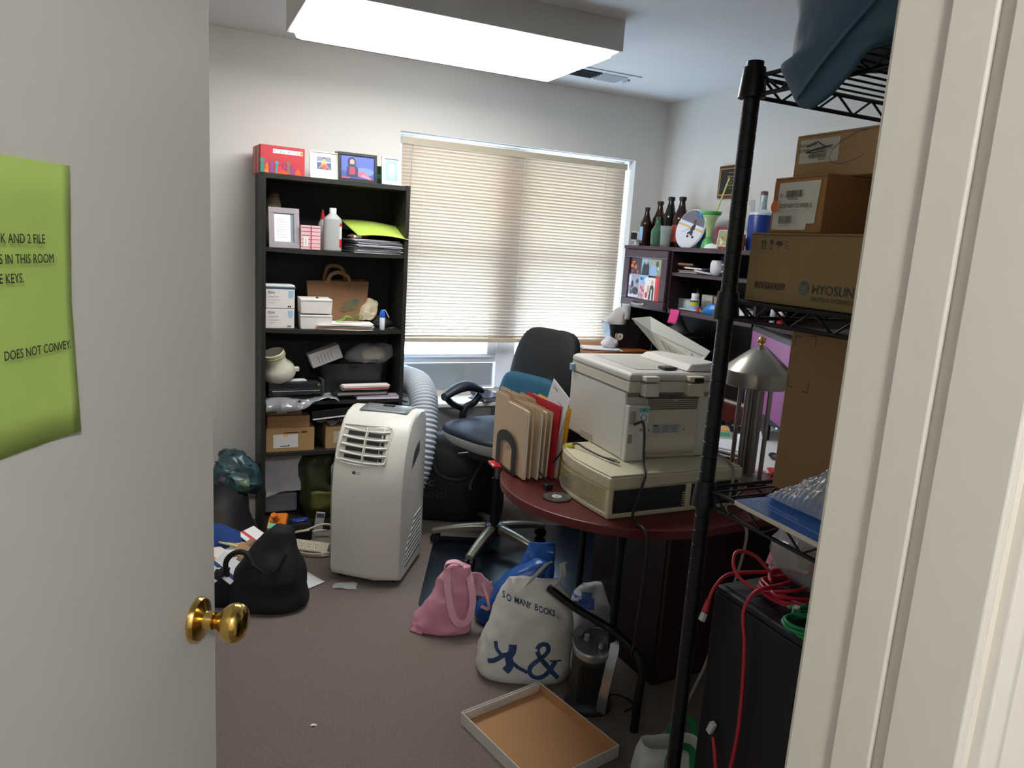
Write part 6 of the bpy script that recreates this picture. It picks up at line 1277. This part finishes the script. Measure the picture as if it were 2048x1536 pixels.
# boxes on the middle shelf (faces turned toward the doorway)
zm = 1.4415
def fit(o, wd):
    xs = [v.co.x for v in o.data.vertices]; o.scale = (wd / (max(xs) - min(xs)), 1, 1); return o
INK = '2a2016'
t = carton('shipping_box', 'long cardboard box printed with globe logo and stock number, on middle shelf', (.822, .755, zm), -90, .305, .34, .104, mat('8a7350', .85, var=.05, vs=10, bump=.03, bs=80), tape='9a7b52')
x0 = -.1525
fit(txt(t, '8050000009', x0 + .020, .0205, .0105, INK), .062)
fit(txt(t, 'HYOSUNG', x0 + .134, .0205, .0130, '252f34'), .083); fit(txt(t, 'NAUTILUS HYOSUNG INC.', x0 + .134, .0105, .0062, '40382a'), .084)
dec(t, 'globe_logo', [('47555c', oval(x0 + .119, .0275, .0088, .0100, 26)), ('7a6a4c', rect(x0 + .1115, x0 + .1265, .0305, .0318)), ('7a6a4c', rect(x0 + .1125, x0 + .1255, .0248, .0260)), ('7a6a4c', oval(x0 + .119, .0282, .0045, .0016, 14)), ('39464e', oval(x0 + .119, .0335, .0050, .0026, 14)), ('7a6a4c', oval(x0 + .119, .0215, .0045, .0015, 14))], -.0008)
ic = x0 + .024
dec(t, 'handling_icons', [(INK, rect(ic, ic + .011, .0795, .0805)), (INK, rect(ic + .002, ic + .0035, .081, .090)), (INK, rect(ic + .0075, ic + .009, .081, .090)), (INK, [(ic + .0005, .089), (ic + .005, .089), (ic + .00275, .0935)]), (INK, [(ic + .006, .089), (ic + .0105, .089), (ic + .00825, .0935)]),
    (INK, [(ic + .018, .0935), (ic + .025, .0935), (ic + .0235, .088), (ic + .022, .0865), (ic + .021, .0865), (ic + .0195, .088)]), (INK, rect(ic + .0211, ic + .0219, .081, .0868)), (INK, rect(ic + .0185, ic + .0245, .0795, .0808)),
    (INK, oval(ic + .0375, .0865, .0065, .0055, 14, 0, 180)), (INK, rect(ic + .0371, ic + .0379, .0795, .087)), (INK, rect(ic + .0355, ic + .0378, .0793, .0801))] + [(INK, q) for q in line([(ic + .049, .0925), (ic + .056, .0905), (ic + .050, .0875), (ic + .058, .0855), (ic + .050, .083), (ic + .057, .0805)], .0011)] + [(INK, rect(ic - .001 + .008 * i, ic + .0006 + .008 * i, .0962, .0970)) for i in range(9)] + [(INK, rect(ic - .001 + .008 * i, ic + .0006 + .008 * i, .0755, .0763)) for i in range(9)], -.0008)
P(MB().bx(-.151, .151, -.0004, 0, .1002, .1012), 'lid_seam', mat('6d5636', .9), t)
t = carton('shipping_box', 'small cardboard box with barcode label and orange sticker', (.836, .837, zm + .1045), -96, .112, .26, .082, mat('9a6f42', .85, var=.07, vs=12, bump=.04, bs=80))
x0 = -.056
pl = [('c9c7bb', [(x0 + .006, .005), (x0 + .080, .005), (x0 + .082, .014), (x0 + .098, .014), (x0 + .102, .074), (x0 + .014, .074), (x0 + .012, .04), (x0 + .006, .04)])]
pl += barcode(x0 + .030, x0 + .070, .052, .062, 26, '1c1c1c', 4) + barcode(x0 + .024, x0 + .058, .014, .025, 40, '5a564c', 6)
pl += [('d9682c', oval(x0 + .0165, .039, .0088, .0088, 24)), ('8d897c', rect(x0 + .012, x0 + .072, .0325, .0331)), ('8d897c', rect(x0 + .030, x0 + .05, .0300, .0305)), ('8d897c', rect(x0 + .03, x0 + .052, .0105, .0117))]
dec(t, 'shipping_label', pl, -.0008)
fit(txt(t, 'P/N', x0 + .022, .052, .006, '4a4844', -.0058), .007); fit(txt(t, '7090001968', x0 + .040, .0475, .0035, '2a2826', -.0058), .022); fit(txt(t, 'KIT:EPP-8000R PCI3.0 NH2808_US', x0 + .026, .0365, .0062, '2a2826', -.0058), .068)
fit(txt(t, '2017', x0 + .0105, .0375, .0042, '3a1c10', -.0066, rot=(R(90), R(-22), 0)), .012)
P(MB().bx(.0545, .0562, .0, .26, .0, .0805), 'edge_tape', mat('8a6038', .6), t)
t = carton('shipping_box', 'topmost cardboard box with scribbled-out label on shelf stack', (.868, .765, zm + .187), -91, .245, .30, .064, mat('a98a64', .85, var=.05, vs=10, bump=.03, bs=80))
x0 = -.1225
dec(t, 'part_label', [('c6c2b4', rect(x0 + .010, x0 + .084, .022, .056))] + barcode(x0 + .028, x0 + .064, .0285, .0345, 34, '55524a', 8), -.0008)
txt(t, 'PART', x0 + .014, .0445, .0052, '3c3a36', -.0058, sx=.8); txt(t, 'NUMBER', x0 + .012, .0372, .0052, '3c3a36', -.0058, sx=.75); txt(t, '60-4-2', x0 + .052, .024, .0036, '3c3a36', -.0058, sx=.9)
sc = []
for pts in ([(.026, .0455), (.036, .048), (.046, .0505), (.040, .0465), (.030, .0445), (.044, .0475), (.050, .0510)], [(.030, .0380), (.045, .0405), (.060, .0420), (.078, .0435), (.062, .0402), (.046, .0388), (.034, .0372), (.050, .0400), (.070, .0415)], [(.05, .0505), (.058, .046), (.066, .0425), (.076, .0415)], [(.030, .0360), (.046, .0352), (.066, .0365)]):
    sc += [('23252b', q) for q in line([(x0 + a, c) for a, c in pts], .0017)]
el = [(x0 + .118 + .041 * math.cos(R(a)), .037 + .0185 * math.sin(R(a)) + .010 * math.cos(R(a))) for a in range(60, 305, 12)]
sc += [('2a2c33', q) for q in line(el, .0009)]
for k, (zz, xx) in enumerate(((.046, .092), (.034, .100))):
    sc += [('7a644a', q) for q in line([(x0 + xx + .0035 * i, zz + (.0022 if i % 2 else -.0016) + .0006 * i) for i in range(9 - 2 * k)], .0007)]
dec(t, 'marker_scribble', sc, -.0062)

# tall carton, blue binder and bubble wrap on the lower shelf
zl = 1.1295
t = carton('tall_carton', 'tall plain cardboard carton with printed corner marks, on lower shelf', (.922, .797, zl), -90, .20, .19, .272, mat('86694a', .85, var=.04, vs=10, bump=.03, bs=80), flaps=False)
x0 = -.10; mk = []
for x, z, sx_, sz_ in ((.010, .258, 1, -1), (.052, .262, -1, -1), (.006, .175, 1, 1), (.050, .172, -1, 1)):
    mk += [('2f261c', rect(min(x, x + .012 * sx_) + x0, max(x, x + .012 * sx_) + x0, z - .0007, z + .0007)), ('2f261c', rect(x + x0 - .0007, x + x0 + .0007, min(z, z + .016 * sz_), max(z, z + .016 * sz_)))]
dec(t, 'corner_marks', mk, -.0008)
t = T('blue_binder', 'flat blue binder with thick white edge under the bubble wrap', 'binder', (.786, .836, zl), -92)
P(MB().bx(0, .29, .0, .20, 0, .0085), 'white_edge', mat('c9c4ba', .5, var=.03), t, bevel=.002); P(MB().bx(.002, .288, .001, .20, .0085, .0095), 'blue_cover', mat('1358b0', .22, var=.06), t)
P(MB().bx(.012, .28, .022, .0236, .0095, .0099), 'cover_line', mat('6a9ad4', .3), t); P(MB().bx(.012, .10, .034, .0356, .0095, .0099), 'cover_line', mat('6a9ad4', .3), t)
t = T('bubble_wrap', 'heap of clear bubble wrap on the blue binder', 'bubble wrap', (.925, .725, zl + .010), -90)
b = MB(); NU, NV = 150, 104
def bub(u, v):
    x = -.10 + .24 * u; y = -.085 + .17 * v
    h = .082 * (max(0, math.sin(math.pi * min(1, u * 1.05))) ** .7) * (math.sin(math.pi * v) ** .6) * (.75 + .35 * u) + .004
    p = (noise.noise_vector(Vector((u * 5, v * 4, 1))) * .014 + noise.noise_vector(Vector((u * 13, v * 10, 5))) * .006) * min(1, h * 25)
    k = abs(math.sin(u * 76)) * abs(math.sin(v * 54)); k = k ** 1.5
    return (x + p.x, y + p.y - .0016 * k, max(.001, h + p.z) + .0022 * k)
b.grid(bub, NU, NV); P(b, 'bubble_sheet', mat('cfd8e4', .12, alpha=.42, var=.1, vs=60), t, smooth=True, angle=180)
# blue garment bag on the top shelf
t = T('blue_garment_bag', 'dark blue nylon bag slumped over the corner of the top shelf', 'bag', (.80, .78, 1.778))
b = MB(); b.loft(rings([(-.020, -.0, -.070, .004, .008), (-.020, -.002, -.060, .008, .026), (-.021, -.008, -.035, .010, .052), (-.016, -.018, -.006, .020, .080), (.075, -.045, .008, .115, .118), (.10, -.055, .05, .142, .138), (.105, -.055, .11, .150, .148), (.105, -.055, .18, .145, .142), (.10, -.055, .24, .10, .10), (.10, -.055, .25, .01, .01)], 48, 2.8, 6)); b.crumple(.010, 11, 4, lambda v: min(1, max(.25, (v.z + .01) / .05)))
NB = mat('38566e', .62, var=.10, vs=6, bump=.25, bs=22); bb = P(b, 'body', NB, t, smooth=True, angle=180)
P(MB().tube([(-.047, .045, .09), (-.05, .052, .14), (-.046, .058, .19)], .004, 8), 'drawstring_hem', mat('2a4660', .5), t, smooth=True)
P(MB().strip([(-.034, .012, -.058), (-.040, -.03, -.022), (-.046, -.085, .018), (-.05, -.14, .052)], (0, .6, .8), .006, .004, 6), 'piped_seam', mat('31506a', .45), t, smooth=True)

# black cabinet with network cables on it
t = T('black_cabinet', 'tall black metal cabinet under the wire shelf carrying cable coils', 'cabinet', (.836, .512, 0))
P(MB().bx(0, .40, 0, .396, .0, .945), 'carcass', mat('0e0e10', .55, var=.1), t, bevel=.003); P(MB().bx(.0, .40, 0, .396, .945, .957), 'top_rim', mat('141416', .5), t, bevel=.004)
P(MB().bx(.012, .388, .012, .384, .957, .9585), 'top_inset', mat('1a1a1d', .45), t); 
for y in (.30, .335): P(MB().bx(.03, .25, y, y + .012, .9585, .9595), 'top_slot', mat('060607', .6), t, bevel=.0005)
RED = mat('b02336', .35, var=.04); GRN = mat('1a8a56', .35, var=.04); PLUG = mat('d6dadc', .12, alpha=.75, var=0)
t = T('red_network_cable', 'coiled red network cable on the black cabinet, end hanging down', 'cable', (.925, .825, .9595))
pts = []; r = random.Random(4)
for i in range(62):
    a = R(i * 32); q = .046 + .008 * r.uniform(-1, 1); pts.append((.0 + q * 1.15 * math.cos(a), -.01 + q * math.sin(a) * 1.1, .004 + .022 * i / 62 + .003 * r.random()))
P(MB().tube(pts, .0031, 7, 3), 'coil', RED, t, smooth=True, angle=180)
P(MB().tube([(-.01, .03, .02), (-.02, .07, .045), (-.05, .085, .05), (-.075, .055, .03), (-.07, .01, .02), (-.03, -.03, .03), (.02, -.02, .03)], .0031, 7, 6), 'loop', RED, t, smooth=True, angle=180)
P(MB().tube([(.03, .01, .024), (-.03, .0, .026), (-.08, -.0, .022), (-.1005, .0, -.01), (-.1012, -.012, -.06), (-.101, -.02, -.14), (-.1012, -.022, -.22), (-.101, -.014, -.30), (-.102, .0, -.40)], .0031, 7, 6), 'hanging_end', RED, t, smooth=True, angle=180)
P(MB().tube([(.03, .04, .022), (-.04, .070, .018), (-.075, .076, .014), (-.102, .072, -.004), (-.112, .070, -.022)], .0031, 7, 6), 'plug_lead', RED, t, smooth=True, angle=180)
P(MB().cyl((-.112, .070, -.022), (-.119, .068, -.041), .0046, .0062, n=10), 'plug_boot', RED, t, smooth=True); P(MB().box((-.1225, .067, -.049), (.007, .009, .014), Matrix.Rotation(R(22), 3, 'Y')), 'clear_plug', PLUG, t)
t = T('red_patch_lead', 'short red lead with clear plug low on the black cabinet', 'cable', (.828, .860, .70))
P(MB().tube([(0, .0, .0), (-.002, -.012, -.03), (-.001, -.02, -.08), (.0, -.022, -.20), (.0, 0, -.69)], .0031, 7, 6), 'lead', RED, t, smooth=True); P(MB().box((-.001, .006, .014), (.008, .010, .022), Matrix.Rotation(R(20), 3, 'X')), 'clear_plug', PLUG, t)
t = T('green_network_cable', 'green network cable coil at the cabinet edge beside the red one', 'cable', (.878, .738, .9595))
pts = []
for i in range(34):
    a = R(i * 36); q = .036 + .006 * r.uniform(-1, 1); pts.append((-.005 + q * 1.3 * math.cos(a), -.01 + q * math.sin(a), .004 + .016 * i / 34 + .003 * r.random()))
P(MB().tube(pts, .0031, 7, 3), 'coil', GRN, t, smooth=True, angle=180); P(MB().box((-.02, .015, .026), (.010, .008, .008), Matrix.Rotation(R(20), 3, 'Z')), 'clear_plug', PLUG, t)
P(MB().tube([(.03, -.02, .02), (-.03, .005, .024), (-.018, .015, .026)], .0031, 7, 5), 'plug_lead', GRN, t, smooth=True)
t = T('parts_bag', 'clear plastic bag of small parts lying on the black cabinet', 'plastic bag', (.965, .785, .9595), -90)
b = MB(); b.loft(rings([(0, 0, .03, .06, .05), (0, 0, .05, .10, .075), (0, 0, .09, .10, .08), (.01, 0, .115, .06, .05), (.01, 0, .12, .01, .01)], 30, 2.3, 4)); b.crumple(.014, 18, 6); P(b, 'film', mat('9a9ca0', .15, alpha=.45, var=.1), t, smooth=True)
P(MB().box((-.02, -.02, .07), (.05, .03, .03), Matrix.Rotation(R(25), 3, 'Z')), 'tan_part', mat('b09a84', .6), t, bevel=.003); P(MB().box((.0, -.045, .066), (.014, .008, .018)), 'red_part', mat('b03028', .5), t, bevel=.002); P(MB().box((.03, .01, .06), (.07, .05, .04)), 'black_part', BLACKP, t, bevel=.006); P(MB().bx(-.05, .06, -.04, .05, .0, .034), 'grey_part', mat('3a3a3e', .5), t, bevel=.004)
t = T('pink_white_sleeve', 'white plastic sleeve with pink edge behind the parts bag', 'plastic bag', (.985, .872, .9595), -90)
b = MB(); b.grid(lambda u, v: (-.05 + .13 * u, -.02 + .03 * v + .012 * math.sin(4 * u), .002 + .115 * v), 12, 10); b.crumple(.006, 22, 3, lambda v: min(1, v.z / .02)); P(b, 'film', mat('c9c4cc', .25, var=.08), t, smooth=True, solid=.001); P(MB().strip([(-.052, -.018, .01), (-.052, .0, .06), (-.05, .012, .115)], (1, 0, 0), .012, .002, 4), 'pink_edge', mat('d08a98', .4), t)
